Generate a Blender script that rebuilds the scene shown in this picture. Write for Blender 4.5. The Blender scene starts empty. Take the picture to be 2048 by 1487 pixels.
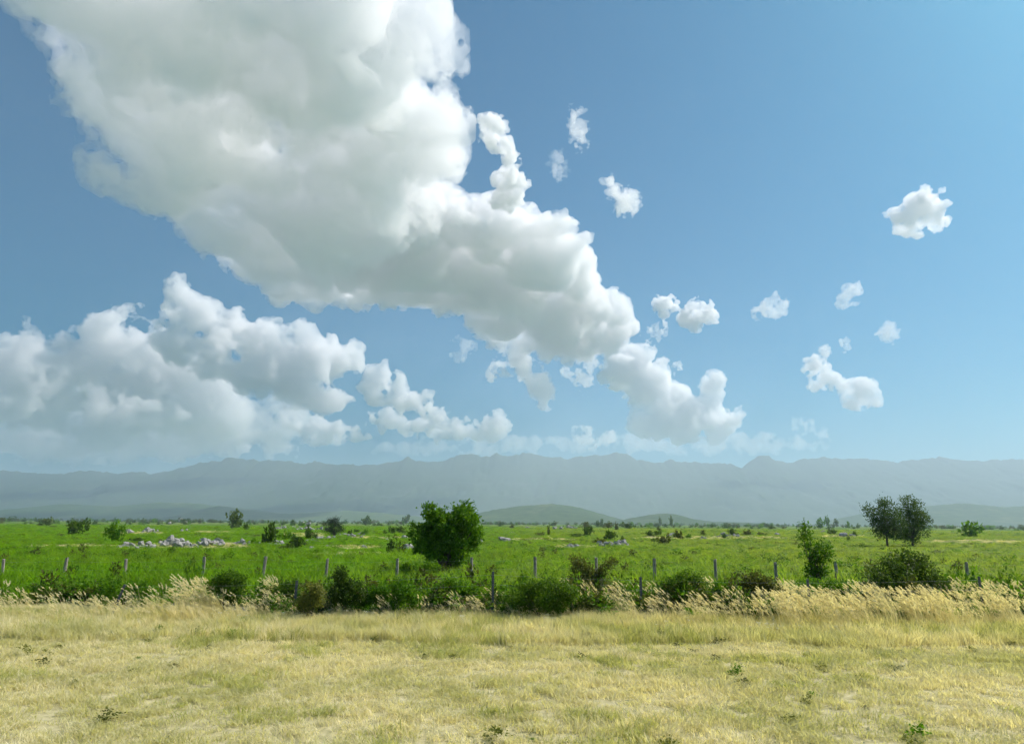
import bpy, bmesh, math, time
import numpy as np
from mathutils import Vector, Matrix

T0 = time.time()
sc = bpy.context.scene
COL = sc.collection

# ------------------------------------------------------------------ camera
F = 1372.0                      # focal length in pixels of the 2048 x 1487 frame
CX, CY = 1024.0, 743.5
HOR = 1046.0                    # row of the horizon in the middle of the frame
PITCH = math.atan((HOR - CY) / F)
ROLL = math.radians(0.42)
CAMZ = 2.8
cam = bpy.data.objects.new('camera', bpy.data.cameras.new('camera'))
COL.objects.link(cam)
sc.camera = cam
cam.data.sensor_width = 36
cam.data.lens = F / 2048 * 36
cam.data.clip_start = 0.1
cam.data.clip_end = 120000
RM = Matrix.Rotation(math.pi / 2 + PITCH, 3, 'X') @ Matrix.Rotation(ROLL, 3, 'Z')
cam.matrix_world = Matrix.Translation((0, 0, CAMZ)) @ RM.to_4x4()
RN = np.array(RM)

# ------------------------------------------------------------------ sky, sun, exposure
EL, AZ = math.radians(46), math.radians(66)      # sun: high, to the right and a little ahead
world = bpy.data.worlds.new('World')
sc.world = world
world.use_nodes = True
wnt = world.node_tree
sky = wnt.nodes.new('ShaderNodeTexSky')
sky.sky_type = 'NISHITA'
sky.sun_disc = False
sky.sun_elevation = EL
sky.sun_rotation = AZ
sky.altitude = 300
sky.air_density = 1.0
sky.dust_density = 2.2
sky.ozone_density = 6.0
bgn = wnt.nodes['Background']
bgn.inputs[1].default_value = 0.054
tint = wnt.nodes.new('ShaderNodeMix')              # the film's cool, greenish blue
tint.data_type = 'RGBA'
tint.blend_type = 'MULTIPLY'
tint.inputs['Factor'].default_value = 1.0
tint.inputs['B'].default_value = (.38, .97, 1.08, 1)
wnt.links.new(sky.outputs[0], tint.inputs['A'])
wnt.links.new(tint.outputs['Result'], bgn.inputs[0])
SUN = Vector((math.sin(AZ) * math.cos(EL), math.cos(AZ) * math.cos(EL), math.sin(EL)))
sl = bpy.data.lights.new('sun', 'SUN')
sl.energy = 4.0
sl.angle = math.radians(0.5)
sl.color = (1.0, 0.905, 0.845)
so = bpy.data.objects.new('sun', sl)
COL.objects.link(so)
so.rotation_euler = SUN.to_track_quat('Z', 'Y').to_euler()
vs = sc.view_settings
vs.view_transform = 'Standard'
vs.look = 'None'
vs.exposure = 0.7
vs.gamma = 1.0
vs.use_curve_mapping = False
cy = sc.cycles
cy.max_bounces = 12
cy.diffuse_bounces = 3
cy.glossy_bounces = 2
cy.transmission_bounces = 4
cy.volume_bounces = 10
cy.transparent_max_bounces = 256
cy.use_adaptive_sampling = True
cy.adaptive_threshold = 0.03
cy.use_denoising = True
cy.use_light_tree = False

# ------------------------------------------------------------------ helpers
RNG = np.random.default_rng(11)


def ray(px, py):
    v = RN @ np.array([(px - CX) / F, -(py - CY) / F, -1.0])
    return v / np.linalg.norm(v)


LAT = {}


def lattice(seed, n=64):
    if seed not in LAT:
        LAT[seed] = np.random.default_rng(seed).random((n, n))
    return LAT[seed]


def vnoise(x, y, seed):
    """smooth value noise in -1..1"""
    t = lattice(seed)
    n = t.shape[0]
    xi = np.floor(x).astype(int); yi = np.floor(y).astype(int)
    fx = x - xi; fy = y - yi
    fx = fx * fx * (3 - 2 * fx); fy = fy * fy * (3 - 2 * fy)
    a = t[xi % n, yi % n]; b = t[(xi + 1) % n, yi % n]; c = t[xi % n, (yi + 1) % n]; d = t[(xi + 1) % n, (yi + 1) % n]
    return ((a * (1 - fx) + b * fx) * (1 - fy) + (c * (1 - fx) + d * fx) * fy) * 2 - 1


def fbm(x, y, seed, octv=4, rough=.5):
    s = 0; amp = 1; tot = 0
    for o in range(octv):
        s = s + amp * vnoise(x * 2 ** o + 7.3 * o, y * 2 ** o + 3.1 * o, seed + o)
        tot += amp; amp *= rough
    return s / tot


def gz(x, y):
    """height of the plain"""
    x = np.asarray(x, float); y = np.asarray(y, float)
    r = np.hypot(x, y)
    near = np.clip((r - 30) / 60, 0, 1)
    far = np.clip((r - 200) / 400, 0, 1)
    return .16 * near * fbm(x / 38, y / 30, 3, 3) + far * .9 * fbm(x / 210, y / 170, 9, 3)


def ground(px, py):
    v = ray(px, py)
    z = 0.0
    for _ in range(6):
        t = (CAMZ - z) / max(1e-6, -v[2])
        p = v * t
        z = float(gz(p[0], p[1]))
    return np.array([p[0], p[1], z])


def at(px, py, Y):
    """the point on the plane y = Y that a line of sight meets"""
    v = ray(px, py)
    t = Y / v[1]
    return np.array([v[0] * t, Y, CAMZ + v[2] * t])


def depth_of(px, py):
    return float(ground(px, py)[1])


def quads_mesh(name, V, Q, mat=None, smooth=False):
    V = np.asarray(V, np.float32).reshape(-1, 3); Q = np.asarray(Q, np.int32)
    k = Q.shape[1]
    me = bpy.data.meshes.new(name)
    me.vertices.add(len(V)); me.vertices.foreach_set('co', V.ravel())
    me.loops.add(Q.size); me.loops.foreach_set('vertex_index', Q.ravel())
    me.polygons.add(len(Q)); me.polygons.foreach_set('loop_start', np.arange(0, Q.size, k, dtype=np.int32))
    me.update(calc_edges=True)
    if smooth:
        me.polygons.foreach_set('use_smooth', np.ones(len(Q), bool))
    if mat is not None:
        me.materials.append(mat)
    return me


def link(name, me, parent=None, loc=None):
    o = bpy.data.objects.new(name, me)
    COL.objects.link(o)
    if parent is not None:
        o.parent = parent
    if loc is not None:
        o.location = loc
    return o


def tag(o, label=None, cat=None, group=None, kind=None):
    if label: o['label'] = label
    if cat: o['category'] = cat
    if group: o['group'] = group
    if kind: o['kind'] = kind
    return o


def empty(name, loc):
    return link(name, None, None, loc)


class Acc:
    """collects quads of one mesh"""
    def __init__(s): s.V = []; s.Q = []; s.n = 0
    def add(s, V, Q):
        V = np.asarray(V, float).reshape(-1, 3); s.V.append(V); s.Q.append(np.asarray(Q, int) + s.n); s.n += len(V)
    def mesh(s, name, mat, smooth=False):
        return quads_mesh(name, np.concatenate(s.V), np.concatenate(s.Q), mat, smooth)


def tube(path, rad, sides=7):
    path = np.asarray(path, float); n = len(path)
    V = []; Q = []
    for i in range(n):
        d = path[min(i + 1, n - 1)] - path[max(i - 1, 0)]
        d /= np.linalg.norm(d) + 1e-9
        a = np.cross(d, [0.31, .9, .2]); a /= np.linalg.norm(a) + 1e-9
        b = np.cross(d, a)
        for k in range(sides):
            t = 2 * math.pi * k / sides
            V.append(path[i] + rad[i] * (a * math.cos(t) + b * math.sin(t)))
    for i in range(n - 1):
        for k in range(sides):
            k2 = (k + 1) % sides
            Q.append((i * sides + k, i * sides + k2, (i + 1) * sides + k2, (i + 1) * sides + k))
    return np.array(V), np.array(Q)


def limb_path(a, b, rng, n=6, wob=.08):
    a = np.asarray(a, float); b = np.asarray(b, float)
    L = np.linalg.norm(b - a)
    t = np.linspace(0, 1, n)[:, None]
    P = a + (b - a) * t + np.array([0, 0, 1]) * (np.sin(t * math.pi) * L * .06)
    P[1:-1] += rng.normal(0, wob * L / n * 2, (n - 2, 3))
    return P


def leaves(P, axis, L, W, rng, face=None):
    """one diamond leaf per point: P (n,3), axis (n,3) unit, L and W arrays; face: side the blades tend to turn to"""
    n = len(P)
    r = rng.normal(size=(n, 3))
    if face is not None:
        r = np.asarray(face) * 1.3 + r * .55
    s = np.cross(axis, r); s /= np.linalg.norm(s, axis=1)[:, None] + 1e-9
    nn = np.cross(axis, s)
    L = np.broadcast_to(L, n)[:, None]; W = np.broadcast_to(W, n)[:, None]
    V = np.empty((n, 4, 3))
    V[:, 0] = P
    V[:, 1] = P + axis * L * .5 + s * W * .5 + nn * W * .12
    V[:, 2] = P + axis * L
    V[:, 3] = P + axis * L * .5 - s * W * .5 + nn * W * .12
    return V.reshape(-1, 3), np.arange(4 * n).reshape(n, 4)


def unit(v):
    return v / (np.linalg.norm(v, axis=-1, keepdims=True) + 1e-9)


def crown_leaves(blobs, n_clump, per, spread, L, asp, rng, up=.35, shell=.5, flat=1.0):
    """leaf clumps spread through a set of balls (x, y, z, r)"""
    B = np.asarray(blobs, float)
    w = B[:, 3] ** 2; w = w / w.sum()
    k = rng.choice(len(B), n_clump, p=w)
    d = unit(rng.normal(size=(n_clump, 3)))
    rr = (shell + (1.06 - shell) * rng.random(n_clump) ** .55)[:, None] * B[k, 3:4]
    c = B[k, :3] + d * rr * np.array([1, 1, flat])
    n = n_clump * per
    ci = np.repeat(np.arange(n_clump), per)
    sp = (spread * (.6 + .8 * rng.random(n_clump)))[ci][:, None]
    P = c[ci] + rng.normal(size=(n, 3)) * sp * np.array([1, 1, .8])
    ax = unit(rng.normal(size=(n, 3)) * .9 + d[ci] * .5 + np.array([0, 0, up]))
    LL = L * (.6 + .8 * rng.random(n))
    face = unit(d + np.array([0, 0, .5]) + rng.normal(size=(n_clump, 3)) * .45)[ci]
    return leaves(P, ax, LL, LL * asp, rng, face)


def inside(p, poly):
    x, y = p; c = False; n = len(poly); j = n - 1
    for i in range(n):
        xi, yi = poly[i]; xj, yj = poly[j]
        if (yi > y) != (yj > y) and x < (xj - xi) * (y - yi) / (yj - yi) + xi: c = not c
        j = i
    return c


def poly_dist(p, poly):
    P = np.array(poly, float); Q = np.roll(P, -1, 0); d = Q - P
    t = np.clip(((np.array(p) - P) * d).sum(1) / (d * d).sum(1), 0, 1)
    return np.sqrt((((P + d * t[:, None]) - p) ** 2).sum(1)).min()


def fill_discs(poly, rmax, rng, rmin=5, n=400, tries=5000, pack=.5):
    """discs of uneven size that fill an outline"""
    P = np.array(poly, float); lo, hi = P.min(0), P.max(0)
    C = rng.uniform(lo, hi, (tries, 2))
    Q = np.roll(P, -1, 0); d = Q - P
    ins = np.zeros(tries, bool); dist = np.full(tries, 1e9)
    for p, q, e in zip(P, Q, d):
        if abs(q[1] - p[1]) > 1e-9:
            ins ^= ((p[1] > C[:, 1]) != (q[1] > C[:, 1])) & (C[:, 0] < (q[0] - p[0]) * (C[:, 1] - p[1]) / (q[1] - p[1]) + p[0])
        t = np.clip(((C - p) * e).sum(1) / (e * e).sum(), 0, 1)
        dist = np.minimum(dist, np.hypot(*(C - p - t[:, None] * e).T))
    ok = ins & (dist >= rmin)
    C = C[ok]; dist = dist[ok]
    R = np.minimum(dist, rmax * rng.uniform(.45, 1, len(C)))
    keep = np.empty((n, 4)); m = 0
    for c, r_, dd in zip(C, R, dist):
        o = keep[:m]
        if m and (((o[:, :2] - c) ** 2).sum(1) < (pack * np.minimum(r_, o[:, 2]) + .1 * np.maximum(r_, o[:, 2])) ** 2).any(): continue
        keep[m] = (c[0], c[1], r_, dd); m += 1
        if m >= n: break
    return [tuple(k) for k in keep[:m]]


# ------------------------------------------------------------------ materials
def new_mat(name):
    m = bpy.data.materials.new(name)
    m.use_nodes = True
    t = m.node_tree
    t.nodes.clear()
    out = t.nodes.new('ShaderNodeOutputMaterial')
    return m, t, out


def mixc(t, fac, a, b):
    n = t.nodes.new('ShaderNodeMix'); n.data_type = 'RGBA'
    for sock, v in ((n.inputs['Factor'], fac), (n.inputs['A'], a), (n.inputs['B'], b)):
        if isinstance(v, (tuple, list)): sock.default_value = (*v, 1)
        elif isinstance(v, (int, float)): sock.default_value = v
        else: t.links.new(v, sock)
    return n.outputs['Result']


def mathn(t, op, a, b=None, clamp=False):
    n = t.nodes.new('ShaderNodeMath'); n.operation = op; n.use_clamp = clamp
    for i, v in enumerate((a, b)):
        if v is None: continue
        if isinstance(v, (int, float)): n.inputs[i].default_value = v
        else: t.links.new(v, n.inputs[i])
    return n.outputs[0]


def noise(t, scale, detail=3, vec=None, rough=.55):
    n = t.nodes.new('ShaderNodeTexNoise')
    n.inputs['Scale'].default_value = scale; n.inputs['Detail'].default_value = detail; n.inputs['Roughness'].default_value = rough
    if vec is not None: t.links.new(vec, n.inputs['Vector'])
    return n.outputs[0]


def ramp(t, fac, stops):
    n = t.nodes.new('ShaderNodeValToRGB')
    e = n.color_ramp.elements
    while len(e) < len(stops): e.new(.5)
    for el, (p, c) in zip(e, stops):
        el.position = p; el.color = (*c, 1)
    t.links.new(fac, n.inputs[0])
    return n.outputs[0]


def leaf_mat(name, cols, trans=.35, patch=.15, patch_col=None, rough=.55, glare_col=None, mottle=None):
    m, t, out = new_mat(name)
    geo = t.nodes.new('ShaderNodeNewGeometry')
    oi = t.nodes.new('ShaderNodeObjectInfo')
    f = mathn(t, 'ADD', mathn(t, 'MULTIPLY', geo.outputs['Random Per Island'], .62), mathn(t, 'MULTIPLY', oi.outputs['Random'], .38))
    n = len(cols)
    c = ramp(t, f, [(i / max(1, n - 1), col) for i, col in enumerate(cols)])
    if patch_col is not None:
        nf = noise(t, patch, 3, geo.outputs['Position'])
        pf = ramp(t, nf, [(.42, (0, 0, 0)), (.62, (1, 1, 1))])
        c = mixc(t, pf, c, mixc(t, .6, c, patch_col))
    if mottle is not None:                          # clumps of another herb among the rest
        mf = ramp(t, noise(t, .55, 3, geo.outputs['Position'], .6), [(.46, (0, 0, 0)), (.6, (1, 1, 1))])
        c = mixc(t, mathn(t, 'MULTIPLY', mf, .7), c, mottle)
    if glare_col is not None:                           # olive-yellow tint towards the sun side: glare and haze painted into the leaf colour
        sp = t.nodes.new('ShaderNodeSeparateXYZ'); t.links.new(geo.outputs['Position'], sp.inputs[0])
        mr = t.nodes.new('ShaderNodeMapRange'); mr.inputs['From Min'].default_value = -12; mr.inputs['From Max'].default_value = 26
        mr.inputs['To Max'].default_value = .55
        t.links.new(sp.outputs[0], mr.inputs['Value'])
        c = mixc(t, mr.outputs[0], c, glare_col)
    p = t.nodes.new('ShaderNodeBsdfPrincipled')
    p.inputs['Roughness'].default_value = rough
    p.inputs['Specular IOR Level'].default_value = .12
    t.links.new(c, p.inputs['Base Color'])
    tr = t.nodes.new('ShaderNodeBsdfTranslucent')
    g = t.nodes.new('ShaderNodeMix'); g.data_type = 'RGBA'; g.blend_type = 'MULTIPLY'; g.inputs['Factor'].default_value = 1
    t.links.new(c, g.inputs['A']); g.inputs['B'].default_value = (1.5, 1.45, .7, 1)
    t.links.new(g.outputs['Result'], tr.inputs['Color'])
    mx = t.nodes.new('ShaderNodeMixShader'); mx.inputs[0].default_value = trans
    t.links.new(p.outputs[0], mx.inputs[1]); t.links.new(tr.outputs[0], mx.inputs[2])
    t.links.new(mx.outputs[0], out.inputs['Surface'])
    return m


def plain_mat(name, stops, scale, rough=.85, bump=0.0, bscale=None, coord='Object', detail=5):
    m, t, out = new_mat(name)
    tc = t.nodes.new('ShaderNodeTexCoord')
    nf = noise(t, scale, detail, tc.outputs[coord], .6)
    c = ramp(t, nf, stops)
    p = t.nodes.new('ShaderNodeBsdfPrincipled')
    p.inputs['Roughness'].default_value = rough
    p.inputs['Specular IOR Level'].default_value = .25
    t.links.new(c, p.inputs['Base Color'])
    if bump:
        b = t.nodes.new('ShaderNodeBump'); b.inputs['Strength'].default_value = bump; b.inputs['Distance'].default_value = .05
        t.links.new(noise(t, bscale or scale * 3, 5, tc.outputs[coord]), b.inputs['Height'])
        t.links.new(b.outputs[0], p.inputs['Normal'])
    t.links.new(p.outputs[0], out.inputs['Surface'])
    return m


M = {}
M['bark'] = plain_mat('bark', [(.3, (.035, .028, .02)), (.7, (.13, .11, .085))], 14, bump=.5)
M['rock'] = plain_mat('limestone', [(.28, (.1, .1, .09)), (.44, (.25, .242, .22)), (.7, (.42, .405, .37))], 2.2, .9, .7, 5)
M['wood'] = plain_mat('weathered_wood', [(.3, (.16, .13, .1)), (.7, (.42, .38, .31))], 9, .85, .4)
M['steel'] = plain_mat('painted_steel', [(.3, (.05, .06, .07)), (.7, (.12, .135, .15))], 9, .55)
M['wire'] = plain_mat('galvanised_wire', [(.3, (.2, .2, .2)), (.7, (.4, .4, .4))], 9, .4)
M['leaf_tree'] = leaf_mat('leaf_tree', [(.028, .08, .006), (.072, .175, .009), (.16, .31, .014)], .36)
M['leaf_birch'] = leaf_mat('leaf_birch', [(.035, .075, .018), (.065, .12, .025), (.1, .165, .035)], .38)
M['leaf_dark'] = leaf_mat('leaf_dark', [(.028, .062, .008), (.058, .11, .012), (.105, .175, .02)], .36)
M['leaf_fresh'] = leaf_mat('leaf_fresh', [(.04, .11, .005), (.085, .2, .008), (.15, .28, .014)], .45)
M['leaf_olive'] = leaf_mat('leaf_olive', [(.045, .06, .012), (.085, .105, .02), (.14, .155, .035)], .35)
M['leaf_pale'] = leaf_mat('leaf_pale', [(.06, .1, .03), (.1, .15, .045), (.15, .2, .07)], .35)
M['leaf_yellow'] = leaf_mat('leaf_yellow', [(.1, .13, .025), (.17, .19, .04), (.24, .24, .06)], .35)
M['leaf_scrub'] = leaf_mat('leaf_scrub', [(.04, .095, .008), (.08, .16, .012), (.145, .24, .02)], .42)
M['needle'] = leaf_mat('pine_needle', [(.012, .026, .016), (.022, .042, .024), (.04, .065, .035)], .12)
M['field'] = leaf_mat('field_leaf', [(.088, .21, .006), (.15, .325, .008), (.23, .39, .016)], .5, .05, (.2, .32, .015), glare_col=(.32, .36, .08), mottle=(.085, .16, .01))
M['fern'] = leaf_mat('fern_leaf', [(.045, .14, .003), (.085, .235, .005), (.16, .32, .008)], .45)
M['straw'] = leaf_mat('straw', [(.5, .45, .25), (.66, .6, .38), (.78, .72, .54)], .45, .5, (.45, .44, .14))
M['plume'] = leaf_mat('grass_plume', [(.6, .54, .37), (.72, .66, .49), (.8, .75, .6)], .45)
M['verge'] = leaf_mat('verge_grass', [(.48, .45, .27), (.68, .63, .44), (.79, .75, .58)], .45, .3, (.36, .38, .13))
M['verge_green'] = leaf_mat('verge_green', [(.28, .31, .1), (.45, .46, .18), (.58, .56, .29)], .42)
M['white_petal'] = leaf_mat('white_petal', [(.6, .6, .55), (.75, .75, .7)], .3)
M['yellow_petal'] = leaf_mat('yellow_petal', [(.5, .5, .02), (.62, .58, .03)], .35)


def ground_mat():
    m, t, out = new_mat('plain_ground')
    geo = t.nodes.new('ShaderNodeNewGeometry')
    pos = geo.outputs['Position']
    sep = t.nodes.new('ShaderNodeSeparateXYZ'); t.links.new(pos, sep.inputs[0])
    big = noise(t, .016, 4, pos)
    mid = noise(t, .09, 4, pos)
    fine = noise(t, 2.2, 4, pos)
    green = mixc(t, ramp(t, mid, [(.35, (0, 0, 0)), (.65, (1, 1, 1))]), (.06, .15, .006), (.12, .2, .012))
    green = mixc(t, mathn(t, 'MULTIPLY', fine, .55), green, (.045, .085, .01))
    dry = ramp(t, fine, [(.3, (.24, .21, .07)), (.7, (.4, .34, .13))])
    dm = ramp(t, mathn(t, 'ADD', mathn(t, 'MULTIPLY', big, .65), mathn(t, 'MULTIPLY', mid, .35)), [(.53, (0, 0, 0)), (.6, (1, 1, 1))])
    c = mixc(t, mathn(t, 'MULTIPLY', dm, .75), green, dry)
    edge = mathn(t, 'ADD', sep.outputs[1], mathn(t, 'MULTIPLY', mid, 3))
    vf = t.nodes.new('ShaderNodeMapRange'); vf.inputs['From Min'].default_value = 23.6; vf.inputs['From Max'].default_value = 22.2
    t.links.new(edge, vf.inputs['Value'])
    verge = ramp(t, noise(t, 5, 5, pos), [(.3, (.3, .28, .13)), (.5, (.42, .38, .2)), (.75, (.54, .49, .29))])
    c = mixc(t, vf.outputs[0], c, verge)
    p = t.nodes.new('ShaderNodeBsdfPrincipled'); p.inputs['Roughness'].default_value = .95; p.inputs['Specular IOR Level'].default_value = .1
    t.links.new(c, p.inputs['Base Color'])
    b = t.nodes.new('ShaderNodeBump'); b.inputs['Strength'].default_value = .6; b.inputs['Distance'].default_value = .2
    t.links.new(noise(t, 1.3, 5, pos), b.inputs['Height']); t.links.new(b.outputs[0], p.inputs['Normal'])
    t.links.new(p.outputs[0], out.inputs['Surface'])
    return m


def hill_mat(name, lo, hi, rockc):
    m, t, out = new_mat(name)
    geo = t.nodes.new('ShaderNodeNewGeometry')
    pos = geo.outputs['Position']
    n1 = noise(t, .004, 6, pos, .6)
    n2 = noise(t, .02, 5, pos, .65)
    c = mixc(t, ramp(t, n2, [(.35, (0, 0, 0)), (.65, (1, 1, 1))]), lo, hi)
    c = mixc(t, ramp(t, n1, [(.56, (0, 0, 0)), (.66, (.7, .7, .7))]), c, rockc)
    p = t.nodes.new('ShaderNodeBsdfPrincipled'); p.inputs['Roughness'].default_value = .95; p.inputs['Specular IOR Level'].default_value = .05
    t.links.new(c, p.inputs['Base Color'])
    t.links.new(p.outputs[0], out.inputs['Surface'])
    return m


# ------------------------------------------------------------------ the plain
na, nr = 240, 130
ang = np.linspace(0, 2 * math.pi, na, endpoint=False)
rad = np.concatenate([[0.0], np.geomspace(1.0, 26000, nr)])
gx = np.outer(rad, np.sin(ang)); gy = np.outer(rad, np.cos(ang))
gV = np.stack([gx, gy, gz(gx, gy)], -1).reshape(-1, 3)
gi, gj = np.meshgrid(np.arange(nr), np.arange(na), indexing='ij')
gQ = np.stack([gi * na + gj, (gi + 1) * na + gj, (gi + 1) * na + (gj + 1) % na, gi * na + (gj + 1) % na], -1).reshape(-1, 4)
gQ = gQ[:, ::-1]
tag(link('ground', quads_mesh('ground', gV, gQ, ground_mat(), True)), kind='structure')


def ridge(name, crest, Yc, depth, mat, nx=360, nyf=26, rough=.1, seed=0, kind='structure', back=.5, jag=1.0):
    """a range of hills: crest given as (px, py) of its skyline at distance Yc; foot nearer by depth"""
    cx = np.array([c[0] for c in crest], float); cyy = np.array([c[1] for c in crest], float)
    xs = np.linspace(cx[0], cx[-1], nx)
    ys = np.interp(xs, cx, cyy)
    ys = ys + jag * (1.6 * fbm(xs / 13, xs * 0 + .5, seed + 5, 4, .62) - .4)
    C = np.array([at(x, y, Yc) for x, y in zip(xs, ys)])
    H = np.maximum(C[:, 2], 0)
    X = C[:, 0]
    kw = max(5, nx // 14)
    Hs = np.convolve(np.pad(H, kw, mode='edge'), np.ones(2 * kw + 1) / (2 * kw + 1), mode='valid')
    ts = np.concatenate([np.linspace(0, 1, nyf), 1 + np.linspace(0, 1, 9)[1:] * back])
    V = np.zeros((len(ts), nx, 3))
    for i, t in enumerate(ts):
        Y = Yc - depth * (1 - t)
        w = np.where(t <= 1, t ** 1.25, np.maximum(0, 1 - ((t - 1) / back)) ** 1.1)
        k = rough * np.sin(math.pi * min(t, 1)) if t <= 1 else 0
        rel = fbm(X / (depth * .16), np.full(nx, Y) / (depth * .35), seed, 5, .55)
        gul = 1 - np.abs(fbm(X / (depth * .17) + 1.3 * rel + Y / (depth * .9), np.full(nx, Y) / (depth * .3), seed + 20, 5, .6)) * 2
        V[i, :, 0] = X * (Y / Yc) ** .35
        V[i, :, 1] = Y + rel * depth * .05 * (1 if t < 1 else 0) * math.sin(math.pi * min(t, 1))
        bl = min(t, 1) ** 5
        V[i, :, 2] = np.maximum(-3, (H * bl + Hs * (1 - bl)) * (w + k * (rel * .7 + gul * .5 - .2))) - (3 if t in (0,) else 0)
    V[0, :, 2] = -6; V[-1, :, 2] = -6
    i, j = np.meshgrid(np.arange(len(ts) - 1), np.arange(nx - 1), indexing='ij')
    Q = np.stack([i * nx + j, i * nx + j + 1, (i + 1) * nx + j + 1, (i + 1) * nx + j], -1).reshape(-1, 4)
    return tag(link(name, quads_mesh(name, V.reshape(-1, 3), Q, mat, True)), kind=kind)


M['forest_slope'] = hill_mat('forest_slope', (.03, .05, .025), (.05, .075, .035), (.085, .1, .07))
M['hill_wood'] = hill_mat('hill_wood', (.03, .06, .02), (.065, .1, .03), (.12, .14, .06))

CREST = [(-700, 985), (-520, 960), (-380, 972), (-240, 948), (-120, 955), (0, 941), (110, 950), (180, 942), (232, 948), (265, 944), (310, 950), (345, 942), (385, 930), (410, 925), (435, 922), (460, 917), (490, 919),
         (525, 922), (570, 922), (605, 928), (640, 925), (680, 930), (720, 931), (760, 929), (795, 923), (815, 915), (835, 923), (865, 925), (890, 922), (915, 911), (945, 910), (980, 915), (993, 908), (1015, 914),
         (1045, 908), (1065, 907), (1090, 914), (1135, 919), (1180, 912), (1205, 911), (1225, 907), (1245, 906), (1262, 913), (1285, 923), (1310, 927), (1333, 923), (1345, 919), (1362, 926), (1395, 924), (1412, 928),
         (1440, 926), (1470, 933), (1482, 936), (1500, 922), (1515, 914), (1535, 913), (1555, 922), (1578, 927), (1600, 920), (1640, 915), (1690, 919), (1725, 917), (1755, 921), (1785, 925), (1816, 923), (1880, 915),
         (1950, 924), (2048, 918), (2160, 930), (2300, 922), (2450, 945), (2600, 950), (2750, 975)]
ridge('mountain_range', CREST, 9500, 3600, M['forest_slope'], 1100, 44, .11, 40, back=.4, jag=3.4)
ridge('foothill', [(-420, 1030), (-200, 1012), (0, 1020), (120, 1008), (232, 1012), (320, 1004), (380, 1005), (430, 1011), (520, 1020), (560, 1026), (640, 1035)], 5600, 900, M['hill_wood'], 160, 14, .12, 60)
ridge('hill', [(330, 1038), (370, 1027), (405, 1018), (435, 1012), (455, 1013), (480, 1019), (530, 1024), (580, 1027), (640, 1024), (700, 1021), (770, 1026), (830, 1032), (900, 1040)], 4300, 700, M['hill_wood'], 160, 14, .1, 70)
ridge('hill', [(900, 1044), (940, 1030), (985, 1020), (1030, 1013), (1075, 1009), (1100, 1007), (1125, 1009), (1160, 1015), (1200, 1026), (1240, 1038), (1270, 1045)], 3400, 650, M['hill_wood'], 120, 14, .1, 80)
ridge('hill', [(1215, 1047), (1260, 1036), (1300, 1029), (1330, 1026), (1355, 1029), (1390, 1038), (1430, 1043), (1500, 1045), (1560, 1049)], 3000, 500, M['hill_wood'], 100, 12, .1, 90)
ridge('hill', [(1610, 1052), (1660, 1040), (1700, 1032), (1740, 1024), (1790, 1019), (1850, 1012), (1930, 1006), (2010, 1014), (2100, 1008), (2230, 1020), (2360, 1034), (2480, 1050)], 4600, 800, M['hill_wood'], 140, 14, .1, 100)

# grey gravel track that shows through the grass on the left
gp = [(150, 1196), (232, 1198), (300, 1199), (360, 1203), (430, 1207), (505, 1213), (500, 1224), (420, 1226), (330, 1222), (240, 1219), (150, 1219)]
bm = bmesh.new()
vv = [bm.verts.new((*ground(x, y)[:2], .012)) for x, y in gp]
bm.faces.new(vv[::-1])
bmesh.ops.recalc_face_normals(bm, faces=bm.faces)
me = bpy.data.meshes.new('gravel_track'); bm.to_mesh(me); bm.free()
me.materials.append(plain_mat('gravel', [(.3, (.2, .2, .19)), (.5, (.34, .335, .32)), (.72, (.52, .51, .48))], 7, .9, .8, 20))
tag(link('gravel_track', me), kind='structure')

# ------------------------------------------------------------------ instanced ground cover (nobody could count it)
def scatter(name, P, sources, rot, scl, idx, label, cat):
    me = bpy.data.meshes.new(name)
    me.vertices.add(len(P)); me.vertices.foreach_set('co', np.asarray(P, np.float32).ravel())
    a = me.attributes.new('rot', 'FLOAT_VECTOR', 'POINT'); a.data.foreach_set('vector', np.asarray(rot, np.float32).ravel())
    a = me.attributes.new('scl', 'FLOAT_VECTOR', 'POINT'); a.data.foreach_set('vector', np.asarray(scl, np.float32).ravel())
    a = me.attributes.new('idx', 'INT', 'POINT'); a.data.foreach_set('value', np.asarray(idx, np.int32))
    o = link(name, me)
    ng = bpy.data.node_groups.new(name, 'GeometryNodeTree')
    ng.interface.new_socket('Geometry', in_out='INPUT', socket_type='NodeSocketGeometry')
    ng.interface.new_socket('Geometry', in_out='OUTPUT', socket_type='NodeSocketGeometry')
    N = ng.nodes.new; l = ng.links.new
    gin = N('NodeGroupInput'); gout = N('NodeGroupOutput')
    jn = N('GeometryNodeJoinGeometry')
    for s in reversed(sources):                     # the node reads its links back to front
        oi = N('GeometryNodeObjectInfo'); oi.inputs['Object'].default_value = s; oi.inputs['As Instance'].default_value = True
        l(oi.outputs['Geometry'], jn.inputs[0])
    ip = N('GeometryNodeInstanceOnPoints'); ip.inputs['Pick Instance'].default_value = True
    def attr(nm, ty):
        n = N('GeometryNodeInputNamedAttribute'); n.data_type = ty; n.inputs['Name'].default_value = nm
        return n.outputs[0]
    er = N('FunctionNodeEulerToRotation'); l(attr('rot', 'FLOAT_VECTOR'), er.inputs[0])
    l(gin.outputs[0], ip.inputs['Points']); l(jn.outputs[0], ip.inputs['Instance'])
    l(attr('idx', 'INT'), ip.inputs['Instance Index']); l(er.outputs[0], ip.inputs['Rotation']); l(attr('scl', 'FLOAT_VECTOR'), ip.inputs['Scale'])
    l(ip.outputs[0], gout.inputs[0])
    md = o.modifiers.new('scatter', 'NODES'); md.node_group = ng
    return tag(o, label, cat, kind='stuff')


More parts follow.
